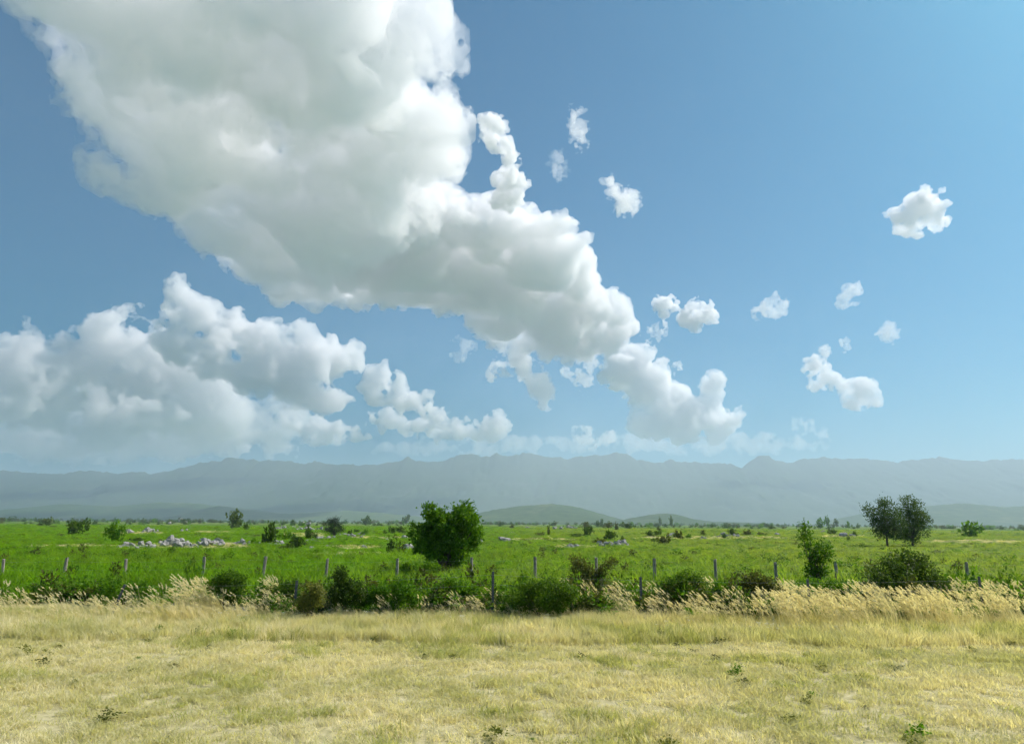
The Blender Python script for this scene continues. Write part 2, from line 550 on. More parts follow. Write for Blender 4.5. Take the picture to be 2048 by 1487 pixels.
def source(name, me):
    return bpy.data.objects.new(name, me)          # not linked to the scene: only instanced


def blades(n, h, w, spread, lean, rng, segs=3, wind=(0, 0), droop=.5):
    """a tuft of n arching blades as quad strips"""
    a = Acc()
    for i in range(n):
        th = rng.uniform(0, 2 * math.pi); b = np.array([math.cos(th), math.sin(th), 0])
        r0 = spread * math.sqrt(rng.random())
        th0 = rng.uniform(0, 2 * math.pi)
        p0 = np.array([math.cos(th0) * r0, math.sin(th0) * r0, 0])
        H = h * rng.uniform(.55, 1.1); ln = lean * rng.uniform(.3, 1.3)
        s = np.cross(b, [0, 0, 1]); s = s * math.cos(.6) + b * math.sin(rng.uniform(-.6, .6)); W = w * rng.uniform(.7, 1.3)
        V = []
        for k in range(segs + 1):
            t = k / segs
            p = p0 + b * ln * H * t ** 2 + np.array([wind[0], wind[1], 0]) * H * t ** 2 + np.array([0, 0, H * (t - droop * .35 * ln * t ** 3)])
            ww = W * (1 - t ** 1.6) * .5 + .0006 if k else W * .3
            V += [p - s * ww, p + s * ww]
        Q = [(2 * k, 2 * k + 1, 2 * k + 3, 2 * k + 2) for k in range(segs)]
        a.add(V, Q)
    return a


def fern(n, L, rng, pin=5):
    """arching fronds with leaflets on both sides"""
    a = Acc()
    for i in range(n):
        th = rng.uniform(0, 2 * math.pi); b = np.array([math.cos(th), math.sin(th), 0])
        s = np.array([-b[1], b[0], 0])
        H = L * rng.uniform(.6, 1.1); ou = rng.uniform(.35, .9)
        p0 = rng.normal(0, .05, 3) * [1, 1, 0]
        for k in range(1, pin + 1):
            t = .25 + .75 * k / pin
            p = p0 + b * H * ou * t ** 1.5 + np.array([0, 0, H * (1.05 * t - .45 * t ** 2.5)])
            wl = H * .3 * (1.15 - t) + .02
            for sg in (-1, 1):
                ax = unit(s * sg * .85 + b * .5 + np.array([0, 0, rng.uniform(-.35, .25)]))
                V, Q = leaves(p[None], ax[None], wl * rng.uniform(.8, 1.3), wl * .42, rng)
                a.add(V, Q)
    return a


def weed_mesh(rng, mat):
    B = [(rng.normal(0, .12), rng.normal(0, .12), z, .16) for z in (.14, .3, .46)]
    V, Q = crown_leaves(B, 22, 6, .06, .1, .5, rng, shell=.1)
    V[:, 2] = np.maximum(V[:, 2], 0)
    return quads_mesh('weed_clump', V, Q, mat)


def wedge(y0, y1, dens, rng, margin=1.5, hw=.80):
    """random points of the wedge in view between two distances, about dens per square metre"""
    A = hw * (y1 ** 2 - y0 ** 2) + 2 * margin * (y1 - y0)
    n = int(A * dens)
    y = np.sqrt(rng.uniform(y0 ** 2, y1 ** 2, n))
    x = rng.uniform(-1, 1, n) * (y * hw + margin)
    return np.stack([x, y, gz(x, y)], -1)


def rnd_rot(n, rng, tilt=.12):
    return np.stack([rng.normal(0, tilt, n), rng.normal(0, tilt, n), rng.uniform(0, 2 * math.pi, n)], -1)


def edge_y(x):
    """distance of the line where the dry verge meets the green growth"""
    t = np.clip((-6.0 - x) / 3.5, 0, 1)
    return 21.5 + 2.7 * t * t * (3 - 2 * t) + .45 * vnoise(x / 3.1, x * 0 + .5, 5) + .35 * vnoise(x / .9, x * 0 + 9.5, 6)


# strips of dry pasture between the green ones: columns and rows of the photograph where they lie
DRY = [(236, 520, 1085, 1100), (200, 330, 1063, 1069), (380, 470, 1062, 1066), (585, 790, 1106, 1117), (640, 770, 1091, 1100), (555, 655, 1065, 1074), (1095, 1200, 1091, 1099), (1270, 1580, 1072, 1080),
       (990, 1150, 1077, 1081), (1640, 1740, 1070, 1075), (700, 830, 1072, 1078), (60, 240, 1090, 1098), (1850, 2060, 1080, 1088)]


def to_px(P):
    q = (P - np.array([0, 0, CAMZ])) @ RN
    return CX + F * q[:, 0] / -q[:, 2], CY - F * q[:, 1] / -q[:, 2]


def in_dry(P, rng):
    px, py = to_px(P)
    m = np.zeros(len(P), bool)
    for x0, x1, y0, y1 in DRY:
        u = (px - (x0 + x1) / 2) / ((x1 - x0) / 2); v = (py - (y0 + y1) / 2) / ((y1 - y0) / 2)
        w = 1 + .45 * fbm(P[:, 0] / 6, P[:, 1] / 8, 77, 2)
        m |= (np.abs(u) ** 3 + v ** 2) < w
    return m & (rng.random(len(P)) < .9)


r = np.random.default_rng(5)
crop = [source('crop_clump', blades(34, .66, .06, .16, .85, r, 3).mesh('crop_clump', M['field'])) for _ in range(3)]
crop += [source('fern_clump', fern(9, .7, r).mesh('fern_clump', M['fern'])) for _ in range(3)]
crop += [source('dry_clump', blades(34, .5, .03, .16, .6, r, 3).mesh('dry_clump', M['straw'])) for _ in range(2)]
crop += [source('weed_clump', weed_mesh(r, M[mk])) for mk in ('leaf_scrub', 'leaf_fresh', 'leaf_olive')]
parts = []
for y0, y1, dens, s0, hs in ((20.5, 25.5, 17, 1.0, .92), (25.5, 34, 14, 1.0, 1.08), (34, 60, 8, 1.2, .7), (60, 110, 3.2, 1.8, .3), (110, 220, .9, 2.8, .14), (220, 460, .2, 5.0, .06)):
    P = wedge(y0, y1, dens, r)
    n = len(P)
    ok = P[:, 1] > edge_y(P[:, 0])
    dry = in_dry(P, r)
    ok &= ~(dry & (r.random(n) < .45))
    k = s0 * r.uniform(.7, 1.25, n)
    # the herbs grow taller along some rows than others
    hh = k * hs * (1 + .25 * fbm(P[:, 0] / 5, P[:, 1] / 4, 51, 2)) * r.uniform(.75, 1.2, n)
    fernp = np.where(P[:, 1] < 25.5, .72, .25)
    weed = np.where(P[:, 1] < 25.5, fbm(P[:, 0] / 1.6, P[:, 1] / 1.6, 91, 2) > -.05, r.random(n) < .02)
    idx = np.where(r.random(n) < fernp, r.integers(3, 6, n), r.integers(0, 3, n))
    idx = np.where(weed, r.integers(8, 11, n), idx)
    hh = np.where(weed, hh * r.uniform(.8, 1.6, n), hh)
    k = np.where(weed & (P[:, 1] < 25.5), k * 1.25, k)
    idx = np.where(dry, r.integers(6, 8, n), idx)
    hh = np.where(dry, hh * .62, hh)
    parts.append([a[ok] for a in (P, rnd_rot(n, r), np.stack([k, k, hh], -1), idx)])
P, RO, SCL, IDX = (np.concatenate([p[i] for p in parts]) for i in range(4))
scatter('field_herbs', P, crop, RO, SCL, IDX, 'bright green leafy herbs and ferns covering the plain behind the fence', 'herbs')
print('field', len(P))

r = np.random.default_rng(6)
short = [source('verge_tuft', blades(46, h, .012, .16, .6, r, 2, (-.15, 0)).mesh('verge_tuft', M['verge'])) for h in (.16, .2, .26, .3)]
short += [source('green_tuft', blades(40, h, .013, .16, .6, r, 2, (-.12, 0)).mesh('green_tuft', M['verge_green'])) for h in (.2, .28)]
P = wedge(5.5, 25.0, 32, r, 2.0)
n = len(P)
ok = P[:, 1] < edge_y(P[:, 0]) + .25
gpw = [tuple(ground(x, y)[:2]) for x, y in gp]
cand = (P[:, 0] < -7) & (P[:, 1] > 19)
for i in np.nonzero(cand)[0]:
    if inside(P[i, :2], gpw) and r.random() < .85: ok[i] = False
bare = fbm(P[:, 0] / 2.6, P[:, 1] / 1.7, 95, 4) > .36
ok &= ~(bare & (P[:, 1] < 16.5) & (r.random(n) < .45))
mow = P[:, 1] < 17.2 + .5 * vnoise(P[:, 0] / 2, P[:, 0] * 0, 8)
k = r.uniform(.7, 1.2, n)
hh = k * np.where(mow, .55, 1.15) * (1 + .5 * fbm(P[:, 0] / 1.8, P[:, 1] / 1.3, 97, 3))
idx = np.where(mow, r.integers(0, 2, n), r.integers(1, 4, n))
hh = np.where((P[:, 0] < -7) & (P[:, 0] > -17) & (P[:, 1] > 19.3), hh * .45, hh)
gr = (fbm(P[:, 0] / 1.5, P[:, 1] / 1.1, 99, 3) > np.where(mow, .3, .12)) & (r.random(n) < .7)
idx = np.where(gr, r.integers(4, 6, n), idx)
a4 = [a[ok] for a in (P, rnd_rot(n, r, .15), np.stack([k * 1.15, k * 1.15, hh], -1), idx)]
scatter('verge_grass', a4[0], short, a4[1], a4[2], a4[3], 'straw coloured mown grass of the roadside verge in front', 'grass')
print('verge', len(a4[0]))


def plume_tuft(n, h, rng, mats):
    """tall stems with feathery heads, blown over to the left"""
    a = Acc()
    for i in range(n):
        p0 = np.array([*rng.normal(0, .09, 2), 0.])
        H = h * rng.uniform(.6, 1.1)
        wx = -rng.uniform(.18, .5); wy = rng.normal(0, .12)
        V = []; segs = 5; W = .009
        s = unit(np.array([1, rng.uniform(-.5, .5), 0]))
        pts = []
        for k in range(segs + 1):
            t = k / segs
            p = p0 + np.array([wx, wy, 0]) * H * t ** 2.2 + np.array([0, 0, H * (t - .06 * t ** 4)])
            pts.append(p)
            ww = W * (1 - .6 * t) * .5
            V += [p - s * ww, p + s * ww]
        a.add(V, [(2 * k, 2 * k + 1, 2 * k + 3, 2 * k + 2) for k in range(segs)])
        d = unit(pts[-1] - pts[-2] + np.array([-.25, 0, -.1]) * .2)
        hl = rng.uniform(.13, .24); m = 13
        tt = rng.random(m)
        c = pts[-1] + d * (tt[:, None] * hl - hl * .45)
        ax = unit(d * 1.2 + rng.normal(0, .38, (m, 3)) + np.array([-.12, 0, 0]))
        V, Q = leaves(c, ax, .07 * (1.2 - .6 * tt), .022, rng)
        a.add(V, Q)
    return a


r = np.random.default_rng(7)
tall = [source('plume_tuft', plume_tuft(9, h, r, None).mesh('plume_tuft', M['plume'])) for h in (.75, .85, .95)]
base = [source('straw_tuft', blades(34, h, .014, .13, .55, r, 3, (-.3, 0)).mesh('straw_tuft', M['straw'])) for h in (.42, .55)]
spots = []


def drift(x0, x1, y0, y1, n, s, kinds, sj=.25):
    """n tufts between two pixel columns and two ground rows"""
    for _ in range(n):
        g = ground(r.uniform(x0, x1), r.uniform(y0, y1))
        k = s * r.uniform(1 - sj, 1 + sj)
        spots.append((*g, k, r.choice(kinds)))


drift(1262, 1900, 1224, 1256, 270, .84, (0, 1, 2))
drift(1560, 2080, 1225, 1262, 380, .96, (0, 1, 2))
drift(1400, 1450, 1222, 1236, 30, 1.0, (0, 1, 2))
drift(1150, 1256, 1218, 1236, 70, .92, (1, 2))
drift(366, 446, 1216, 1234, 44, 1.0, (1, 2), .15)
drift(-60, 330, 1222, 1246, 70, .56, (0, 1))
drift(235, 620, 1222, 1246, 90, .52, (0, 1))
drift(534, 556, 1212, 1222, 9, 1.02, (1, 2), .1)
drift(560, 604, 1222, 1236, 12, .72, (0, 1))
drift(866, 1000, 1220, 1238, 40, .66, (0, 1))
drift(620, 870, 1232, 1248, 40, .36, (0, 1))
drift(1000, 1150, 1226, 1242, 60, .48, (0, 1))
drift(960, 1010, 1218, 1228, 12, .75, (0, 1))
drift(600, 1150, 1226, 1242, 80, .62, (0, 1, 2), .35)
drift(-60, 600, 1224, 1240, 40, .75, (0, 1, 2), .35)
drift(-60, 1160, 1230, 1264, 900, .5, (3, 4), .4)
drift(1150, 2100, 1228, 1264, 800, .66, (3, 4), .4)
drift(300, 460, 1220, 1244, 90, .85, (3, 4), .4)
drift(1150, 1262, 1218, 1238, 70, .95, (3, 4))
spots = [q for q in spots if not (q[0] < -7 and inside(q[:2], gpw) and r.random() < .85)]
S = np.array(spots)
n = len(S)
rot = np.stack([r.normal(0, .07, n), r.normal(0, .07, n), r.normal(0, .35, n)], -1)
scatter('tall_dry_grass', S[:, :3], tall + base, rot, np.repeat(S[:, 3:4], 3, 1), S[:, 4].astype(int), 'tall straw coloured grass with feathery heads blown to the left along the verge', 'grass')

# weeds and lone stalks dotted over the mown verge
r = np.random.default_rng(71)
P = wedge(6, 20.5, .9, r, 1.5)
P = P[fbm(P[:, 0] / 2.5, P[:, 1] / 2.5, 93, 3) > .02]
n = len(P)
wk = r.uniform(.2, .6, n)
scatter('verge_weeds', P, [source('weed_clump', weed_mesh(r, M[mk])) for mk in ('leaf_fresh', 'leaf_olive', 'leaf_yellow')] + [source('stalk_tuft', blades(12, .5, .012, .1, .5, r, 3, (-.2, 0)).mesh('stalk_tuft', M['straw']))],
        rnd_rot(n, r, .15), np.stack([wk, wk, wk * r.uniform(.3, .8, n)], -1), r.choice(4, n, p=[.25, .25, .2, .3]), 'low green weeds and lone stalks dotted over the dry verge', 'weeds')

# white umbels in the verge
r = np.random.default_rng(8)
def umbel(rng):
    a = Acc()
    V, Q = tube([(0, 0, 0), (.01, 0, .2), (.0, .01, .38)], [.005, .004, .003], 4); a.add(V, Q)
    for k in range(14):
        th = rng.uniform(0, 6.28); q = .055 * math.sqrt(rng.random())
        c = np.array([[q * math.cos(th), q * math.sin(th), .38 + rng.uniform(-.006, .01)]])
        V, Q = leaves(c, unit(np.array([[math.cos(th), math.sin(th), .15]])), .035, .034, rng); a.add(V, Q)
    return a
ums = [source('umbel', umbel(r).mesh('umbel', M['white_petal'])) for _ in range(3)]
spots = []
for x0, x1, y0, y1, n in ((630, 770, 1226, 1246, 46), (560, 640, 1222, 1250, 12), (850, 960, 1236, 1258, 14), (1040, 1110, 1244, 1258, 8), (1480, 1600, 1266, 1276, 12), (1640, 1700, 1268, 1280, 5), (250, 330, 1216, 1226, 6), (1290, 1380, 1246, 1270, 8), (400, 500, 1240, 1262, 6)):
    for _ in range(n): spots.append(ground(r.uniform(x0, x1), r.uniform(y0, y1)))
S = np.array(spots); n = len(S)
scatter('white_wildflowers', S, ums, rnd_rot(n, r, .15), np.repeat(r.uniform(.5, .85, (n, 1)), 3, 1), r.integers(0, 3, n), 'small flat white flower heads scattered in the dry verge', 'flowers')

# ------------------------------------------------------------------ trees and shrubs
def blobs_from_discs(discs, Y, rng, thick=.75):
    """pixel discs -> balls standing at distance Y, spread in depth as far as the crown is wide"""
    out = []
    D = np.array(discs, float)
    half = (D[:, 0].max() - D[:, 0].min()) / 2
    for d in discs:
        x, y, rr = d[:3]
        p = at(x, y, Y)
        k = Y / (F * math.cos(PITCH)) * 1.0
        room = max(0., (half - rr)) * k * thick * .7
        out.append((p[0], p[1] + rng.uniform(-1, 1) * room, p[2], rr * k))
    return out


def tree(name, label, cat, base_px, poly_or_discs, Y, n_clump, per, L, mat, rng, trunk_r=.09, fork=.25, rmax=30, asp=.55, spread=.12, group=None, n_limb=9, shell=.45, foliage='crown', trunk='trunk', flat=1.0, bark=None):
    b = at(base_px[0], base_px[1], Y); b[2] = float(gz(b[0], b[1]))
    discs = poly_or_discs if len(poly_or_discs[0]) >= 3 else fill_discs(poly_or_discs, rmax, rng, 4, 60)
    B = np.array(blobs_from_discs(discs, Y, rng))
    root = empty(name, b)
    tag(root, label, cat, group)
    Bl = B.copy(); Bl[:, :3] -= b
    a = Acc()
    top = Bl[:, 2].max()
    cen = Bl[:, :3].mean(0)
    fk = np.array([cen[0] * .35, 0, max(.06, top * fork)])
    V, Q = tube([(0, 0, -.12), (.1 * fk[0], 0, fk[2] * .35), tuple(fk * [.6, 1, .75]), tuple(fk)], [trunk_r * 1.25, trunk_r, trunk_r * .9, trunk_r * .85], 8); a.add(V, Q)
    order = rng.permutation(len(Bl))[:n_limb]
    for i in order:
        P = limb_path(fk * [1, 1, .9], Bl[i, :3], rng, 6)
        V, Q = tube(P, np.linspace(trunk_r * .6, trunk_r * .12, 6), 6); a.add(V, Q)
        for _ in range(2):
            j = rng.integers(2, 5)
            e = P[j] + unit(rng.normal(size=3) + [0, 0, .4]) * Bl[i, 3] * 1.0
            V, Q = tube(limb_path(P[j], e, rng, 4), np.linspace(trunk_r * .25, trunk_r * .06, 4), 5); a.add(V, Q)
    link(trunk, a.mesh(trunk, bark or M['bark'], True), root)
    V, Q = crown_leaves(Bl, n_clump, per, spread, L, asp, rng, shell=shell, flat=flat)
    V[:, 2] = np.maximum(V[:, 2], .02)
    link(foliage, quads_mesh(foliage, V, Q, mat), root)
    return root


r = np.random.default_rng(21)
# the big round tree in the middle
MAIN = [(852, 1014), (862, 1006), (872, 1013), (880, 1016), (886, 1012), (893, 1005), (912, 1003), (918, 1010), (924, 1002), (936, 1001), (944, 1016), (950, 1030), (962, 1042), (966, 1058), (962, 1078), (958, 1098), (946, 1104),
        (938, 1122), (926, 1134), (908, 1134), (890, 1118), (874, 1116), (860, 1126), (842, 1124), (832, 1108), (824, 1090), (820, 1070), (824, 1052), (834, 1040), (840, 1026)]
tree('broadleaf_tree', 'large bushy dark green tree standing alone in the middle behind the fence', 'tree', (897, 1152), [q[:3] for q in fill_discs(MAIN, 22, r, 4, 60)] + [(877, 1034, 12), (884, 1024, 9), (874, 1050, 16)], 36.0, 1250, 19, .125, M['leaf_tree'], r, .11, .13, 22, .65, .085, n_limb=18, shell=.45)
# the two slender trees on the right
T1 = [(1742, 1016, 12), (1752, 1030, 16), (1770, 1006, 12), (1776, 1020, 18), (1768, 1042, 20), (1790, 1034, 15), (1796, 1050, 13), (1776, 1058, 17), (1762, 1064, 13), (1752, 1050, 12), (1792, 1068, 9)]
tree('broadleaf_tree', 'slender tree with open crown and bare lower trunk standing in the field on the right', 'tree', (1775, 1091), T1, 92.0, 420, 13, .22, M['leaf_birch'], r, .14, .3, spread=.28, n_limb=11, shell=.3)
T2 = [(1816, 1004, 12), (1824, 1016, 17), (1812, 1034, 18), (1836, 1034, 18), (1818, 1054, 20), (1838, 1058, 18), (1822, 1074, 14), (1806, 1066, 10), (1846, 1044, 12)]
tree('broadleaf_tree', 'dense leafy tree at the right edge beside the slender tree', 'tree', (1826, 1092), T2, 94.0, 480, 13, .22, M['leaf_birch'], r, .14, .22, spread=.26, n_limb=9, shell=.35)
# young tree on the right with a bare leader
Y1 = [(1600, 1066, 5), (1609, 1054, 5), (1604, 1076, 6), (1613, 1066, 6), (1614, 1082, 6), (1621, 1092, 7), (1618, 1074, 5), (1630, 1098, 8), (1640, 1090, 6), (1646, 1102, 8), (1628, 1112, 9), (1656, 1094, 5), (1662, 1088, 4),
      (1656, 1108, 6), (1638, 1116, 10), (1624, 1128, 9), (1645, 1128, 9), (1634, 1140, 10), (1618, 1146, 9), (1648, 1146, 9), (1630, 1158, 11), (1606, 1090, 4), (1654, 1122, 5)]
yt = tree('young_tree', 'ragged young tree with a thin bare leader rising above the shrubs on the right', 'tree', (1632, 1196), Y1, 25.0, 320, 9, .085, M['leaf_fresh'], r, .035, .3, spread=.085, n_limb=18, shell=.1)
p0 = at(1611, 1066, 25.0) - np.array(yt.location); p1 = at(1607.5, 1035, 25.0) - np.array(yt.location)
a = Acc(); V, Q = tube([p0 - [0, 0, .3], p0, (p0 + p1) / 2 + [.01, 0, 0], p1], [.012, .01, .008, .005], 5); a.add(V, Q)
link('leader', a.mesh('leader', M['bark'], True), yt)
V, Q = leaves(np.repeat((p0 + (p1 - p0) * np.linspace(.35, 1, 10)[:, None]), 3, 0), unit(r.normal(size=(30, 3)) + [0, 0, .4]), .05, .03, r)
link('leader_leaves', quads_mesh('leader_leaves', V, Q, M['leaf_fresh']), yt)

# pine
r = np.random.default_rng(22)
PINE = [(662, 1041, 6), (672, 1038, 6), (656, 1047, 7), (668, 1046, 9), (678, 1049, 8), (658, 1055, 8), (668, 1056, 10), (680, 1058, 8), (654, 1061, 7), (668, 1064, 8), (684, 1062, 5)]
tree('pine_tree', 'small dark pine with a bare stem standing in the rocky strip on the left', 'tree', (669, 1075), PINE, 120.0, 330, 12, .26, M['needle'], r, .12, .22, asp=.16, spread=.17, n_limb=9, shell=.2, flat=.55)

# shrubs along the near fence: label, base px, distance, discs, clumps, per, leaf, material
NEAR = [
    ('dark leafy shrub behind the tall straw grass on the left', (456, 1204), 23.2, [(440, 1160, 14), (462, 1156, 15), (478, 1166, 13), (448, 1178, 17), (470, 1184, 17), (432, 1172, 11), (458, 1198, 12)], 330, 9, .075, 'leaf_scrub', .06),
    ('low dark green shrub behind the steel post on the left', (578, 1204), 23.6, [(574, 1172, 10), (584, 1182, 12), (570, 1190, 12), (560, 1184, 8), (590, 1194, 9)], 170, 9, .07, 'leaf_scrub', .05),
    ('feathery yellow green shrub just right of the left steel post', (622, 1216), 21.6, [(612, 1190, 11), (626, 1184, 12), (640, 1182, 9), (618, 1202, 14), (634, 1202, 13), (604, 1204, 9)], 260, 10, .06, 'leaf_yellow', .05),
    ('dark shrub with an upright spire of leaves left of the middle', (692, 1214), 22.6, [(683, 1142, 8), (684, 1156, 9), (690, 1170, 14), (706, 1176, 14), (676, 1182, 13), (720, 1186, 12), (694, 1194, 17), (668, 1198, 11), (716, 1204, 12)], 420, 9, .07, 'leaf_dark', .055),
    ('wide dark green shrub below the big tree, left of the yellow flowers', (790, 1216), 22.8, [(752, 1188, 13), (772, 1180, 15), (796, 1176, 16), (818, 1184, 14), (762, 1202, 13), (790, 1200, 16), (834, 1198, 13), (744, 1202, 10)], 430, 9, .075, 'leaf_fresh', .06),
    ('green leafy shrub between the yellow flowers and the middle steel post', (905, 1214), 23.4, [(880, 1178, 13), (902, 1172, 14), (926, 1178, 14), (948, 1188, 13), (892, 1196, 15), (920, 1198, 15), (950, 1202, 11)], 380, 9, .075, 'leaf_fresh', .06),
    ('long low dark shrub right of the middle steel post', (1078, 1222), 22.2, [(1030, 1192, 14), (1050, 1182, 15), (1072, 1176, 15), (1096, 1174, 16), (1120, 1174, 15), (1138, 1186, 15), (1060, 1202, 16), (1090, 1202, 17), (1118, 1204, 16), (1030, 1206, 11)], 640, 9, .07, 'leaf_scrub', .06),
    ('tall feathery brownish green shrub rising behind the long dark shrub', (1172, 1206), 24.6, [(1146, 1118, 8), (1158, 1126, 9), (1152, 1138, 10), (1172, 1136, 9), (1166, 1152, 13), (1148, 1156, 10), (1188, 1152, 11), (1204, 1140, 7), (1216, 1128, 7), (1230, 1122, 7), (1206, 1162, 11), (1178, 1174, 15), (1222, 1176, 10), (1150, 1176, 13), (1196, 1188, 14)], 620, 9, .06, 'leaf_olive', .07),
    ('dark shrub behind the plumed grass right of the third steel post', (1372, 1212), 22.9, [(1340, 1176, 13), (1360, 1160, 12), (1376, 1152, 12), (1394, 1160, 12), (1410, 1176, 12), (1352, 1190, 15), (1378, 1182, 17), (1400, 1194, 14), (1330, 1194, 12)], 470, 9, .07, 'leaf_scrub', .06),
    ('small olive shrub between two dark shrubs right of the middle', (1432, 1208), 23.6, [(1426, 1182, 10), (1440, 1176, 11), (1436, 1194, 12), (1420, 1198, 9)], 140, 9, .065, 'leaf_fresh', .055),
    ('broad olive green shrub with dark foot left of the young tree', (1508, 1212), 23.2, [(1472, 1176, 13), (1492, 1164, 13), (1514, 1158, 12), (1534, 1166, 13), (1552, 1178, 12), (1482, 1194, 15), (1510, 1184, 18), (1540, 1194, 15), (1564, 1192, 10)], 480, 9, .07, 'leaf_olive', .06),
    ('thick green undergrowth shrub around the foot of the young tree', (1640, 1214), 23.8, [(1592, 1182, 12), (1612, 1176, 13), (1634, 1172, 13), (1658, 1172, 14), (1682, 1178, 14), (1702, 1184, 12), (1620, 1194, 14), (1650, 1192, 16), (1684, 1196, 14)], 520, 9, .07, 'leaf_fresh', .06),
    ('big very dark rounded shrub at the right edge', (1800, 1214), 24.0, [(1752, 1158, 14), (1768, 1142, 15), (1784, 1128, 14), (1806, 1120, 15), (1832, 1118, 16), (1858, 1124, 15), (1768, 1172, 19), (1796, 1156, 22), (1830, 1148, 22), (1864, 1152, 20), (1746, 1184, 13), (1780, 1192, 18), (1816, 1186, 20), (1852, 1184, 20), (1882, 1166, 14)], 900, 9, .075, 'leaf_dark', .065),
    ('low dark shrub at the left edge behind the dry grass', (244, 1202), 24.6, [(206, 1176, 14), (232, 1174, 13), (256, 1176, 12), (282, 1178, 12), (306, 1182, 11), (222, 1190, 13), (250, 1190, 13), (284, 1192, 12)], 330, 9, .075, 'leaf_fresh', .06),
    ('small dark fern bush in the field left of the big tree', (815, 1150), 31.0, [(806, 1132, 7), (818, 1130, 8), (828, 1136, 7), (814, 1140, 9)], 130, 9, .07, 'leaf_fresh', .05),
    ('low bright bush under the big tree left of its stem', (868, 1152), 33.5, [(846, 1136, 8), (860, 1130, 9), (872, 1134, 8), (880, 1144, 8), (858, 1144, 9)], 170, 9, .07, 'leaf_fresh', .05),
]
for i, (lab, bp, Y, discs, nc, per, L, mk, sp) in enumerate(NEAR):
    r = np.random.default_rng(100 + i)
    discs = list(discs)
    for _ in range(len(discs)):                     # shoots that stand out of the mass
        d0 = discs[r.integers(0, len(discs))]
        th = r.uniform(-.3, math.pi + .3)
        discs.append((d0[0] + math.cos(th) * d0[2] * 1.1, d0[1] - math.sin(th) * d0[2] * 1.0, r.uniform(3, 5.5)))
    tree('shrub', lab, 'shrub', bp, discs, Y * .95 if Y < 27 else Y, int(nc * 1.25), per, L, M[mk], r, .018, .12, spread=sp, group='shrubs along the near fence', n_limb=10, shell=.25, foliage='foliage', trunk='stem')

# yellow flower heads beside the middle shrubs
r = np.random.default_rng(33)
g = ground(858, 1222)
fl = empty('yellow_flower_plant', g)
tag(fl, 'plant with two bright yellow flower clusters in front of the green shrubs', 'flower')
for px, py, rr in ((859, 1195, 6.5), (859, 1207, 5.5)):
    c = at(px, py, g[1]) - g
    a = Acc(); V, Q = tube([(0, 0, 0), c * [.5, 1, .6], c], [.008, .006, .004], 5); a.add(V, Q)
    link('stem', a.mesh('stem', M['leaf_fresh']), fl)
    k = rr * g[1] / F
    V, Q = crown_leaves([(c[0], c[1], c[2], k)], 34, 8, .018, .036, .9, r, flat=.6, shell=0)
    link('flower_cluster', quads_mesh('flower_cluster', V, Q, M['yellow_petal']), fl)
V, Q = crown_leaves([(0, 0, .12, .1), (.03, 0, .25, .07)], 14, 6, .03, .09, .25, r)
link('leaves', quads_mesh('leaves', V, Q, M['leaf_fresh']), fl)

# far bushes: six shapes, each bush its own object
def bush_mesh(seed, mat, n=34, per=9, tallish=1.0, airy=.3):
    rng = np.random.default_rng(seed)
    B = []
    for k in range(rng.integers(4, 7)):
        th = rng.uniform(0, 6.28); q = rng.uniform(.05, .5)
        B.append((q * math.cos(th), q * math.sin(th), rng.uniform(.25, .58) * tallish, rng.uniform(.32, .46)))
    V, Q = crown_leaves(B, n, per, .1, .2, .6, rng, shell=airy)
    V[:, 2] = np.maximum(V[:, 2], -.05)
    return quads_mesh('bush', V, Q, mat)


BM = {k: [bush_mesh(300 + 10 * i + j, M[mk], 40) for j in range(4)] for i, (k, mk) in enumerate((('dark', 'leaf_dark'), ('olive', 'leaf_olive'), ('fresh', 'leaf_fresh'), ('pale', 'leaf_pale')))}


def far_bush(px, py, w, h, kind, label, group):
    g = ground(px, py)
    D = g[1] / math.cos(PITCH)
    ww = 1.15 * w * D / F; hh = 1.2 * h * D / F
    o = link('bush', BM[kind][RNG.integers(0, 4)], None, g)
    o.scale = (ww / 2 / .85, ww / 2 / .85 * .9, hh / .95)
    o.rotation_euler = (0, 0, RNG.uniform(0, 6.28))
    return tag(o, label, 'bush', group)


def far_tree(px, py, w, h, kind, label, group):
    """a small tree far off: stem and crown"""
    g = ground(px, py)
    D = g[1] / math.cos(PITCH)
    ww = 1.1 * w * D / F; hh = 1.15 * h * D / F
    root = empty('small_tree', g)
    tag(root, label, 'tree', group)
    V, Q = tube([(0, 0, -.2), (.03 * ww, 0, .3 * hh), (0, .02 * ww, .75 * hh)], [.035 * hh, .028 * hh, .01 * hh], 6)
    link('trunk', quads_mesh('trunk', V, Q, M['bark'], True), root)
    c = link('crown', BM[kind][RNG.integers(0, 4)], root, (0, 0, hh * .14))
    c.scale = (ww / 2 / .85, ww / 2 / .85, hh * .86 / .95)
    c.rotation_euler = (0, 0, RNG.uniform(0, 6.28))
    return root


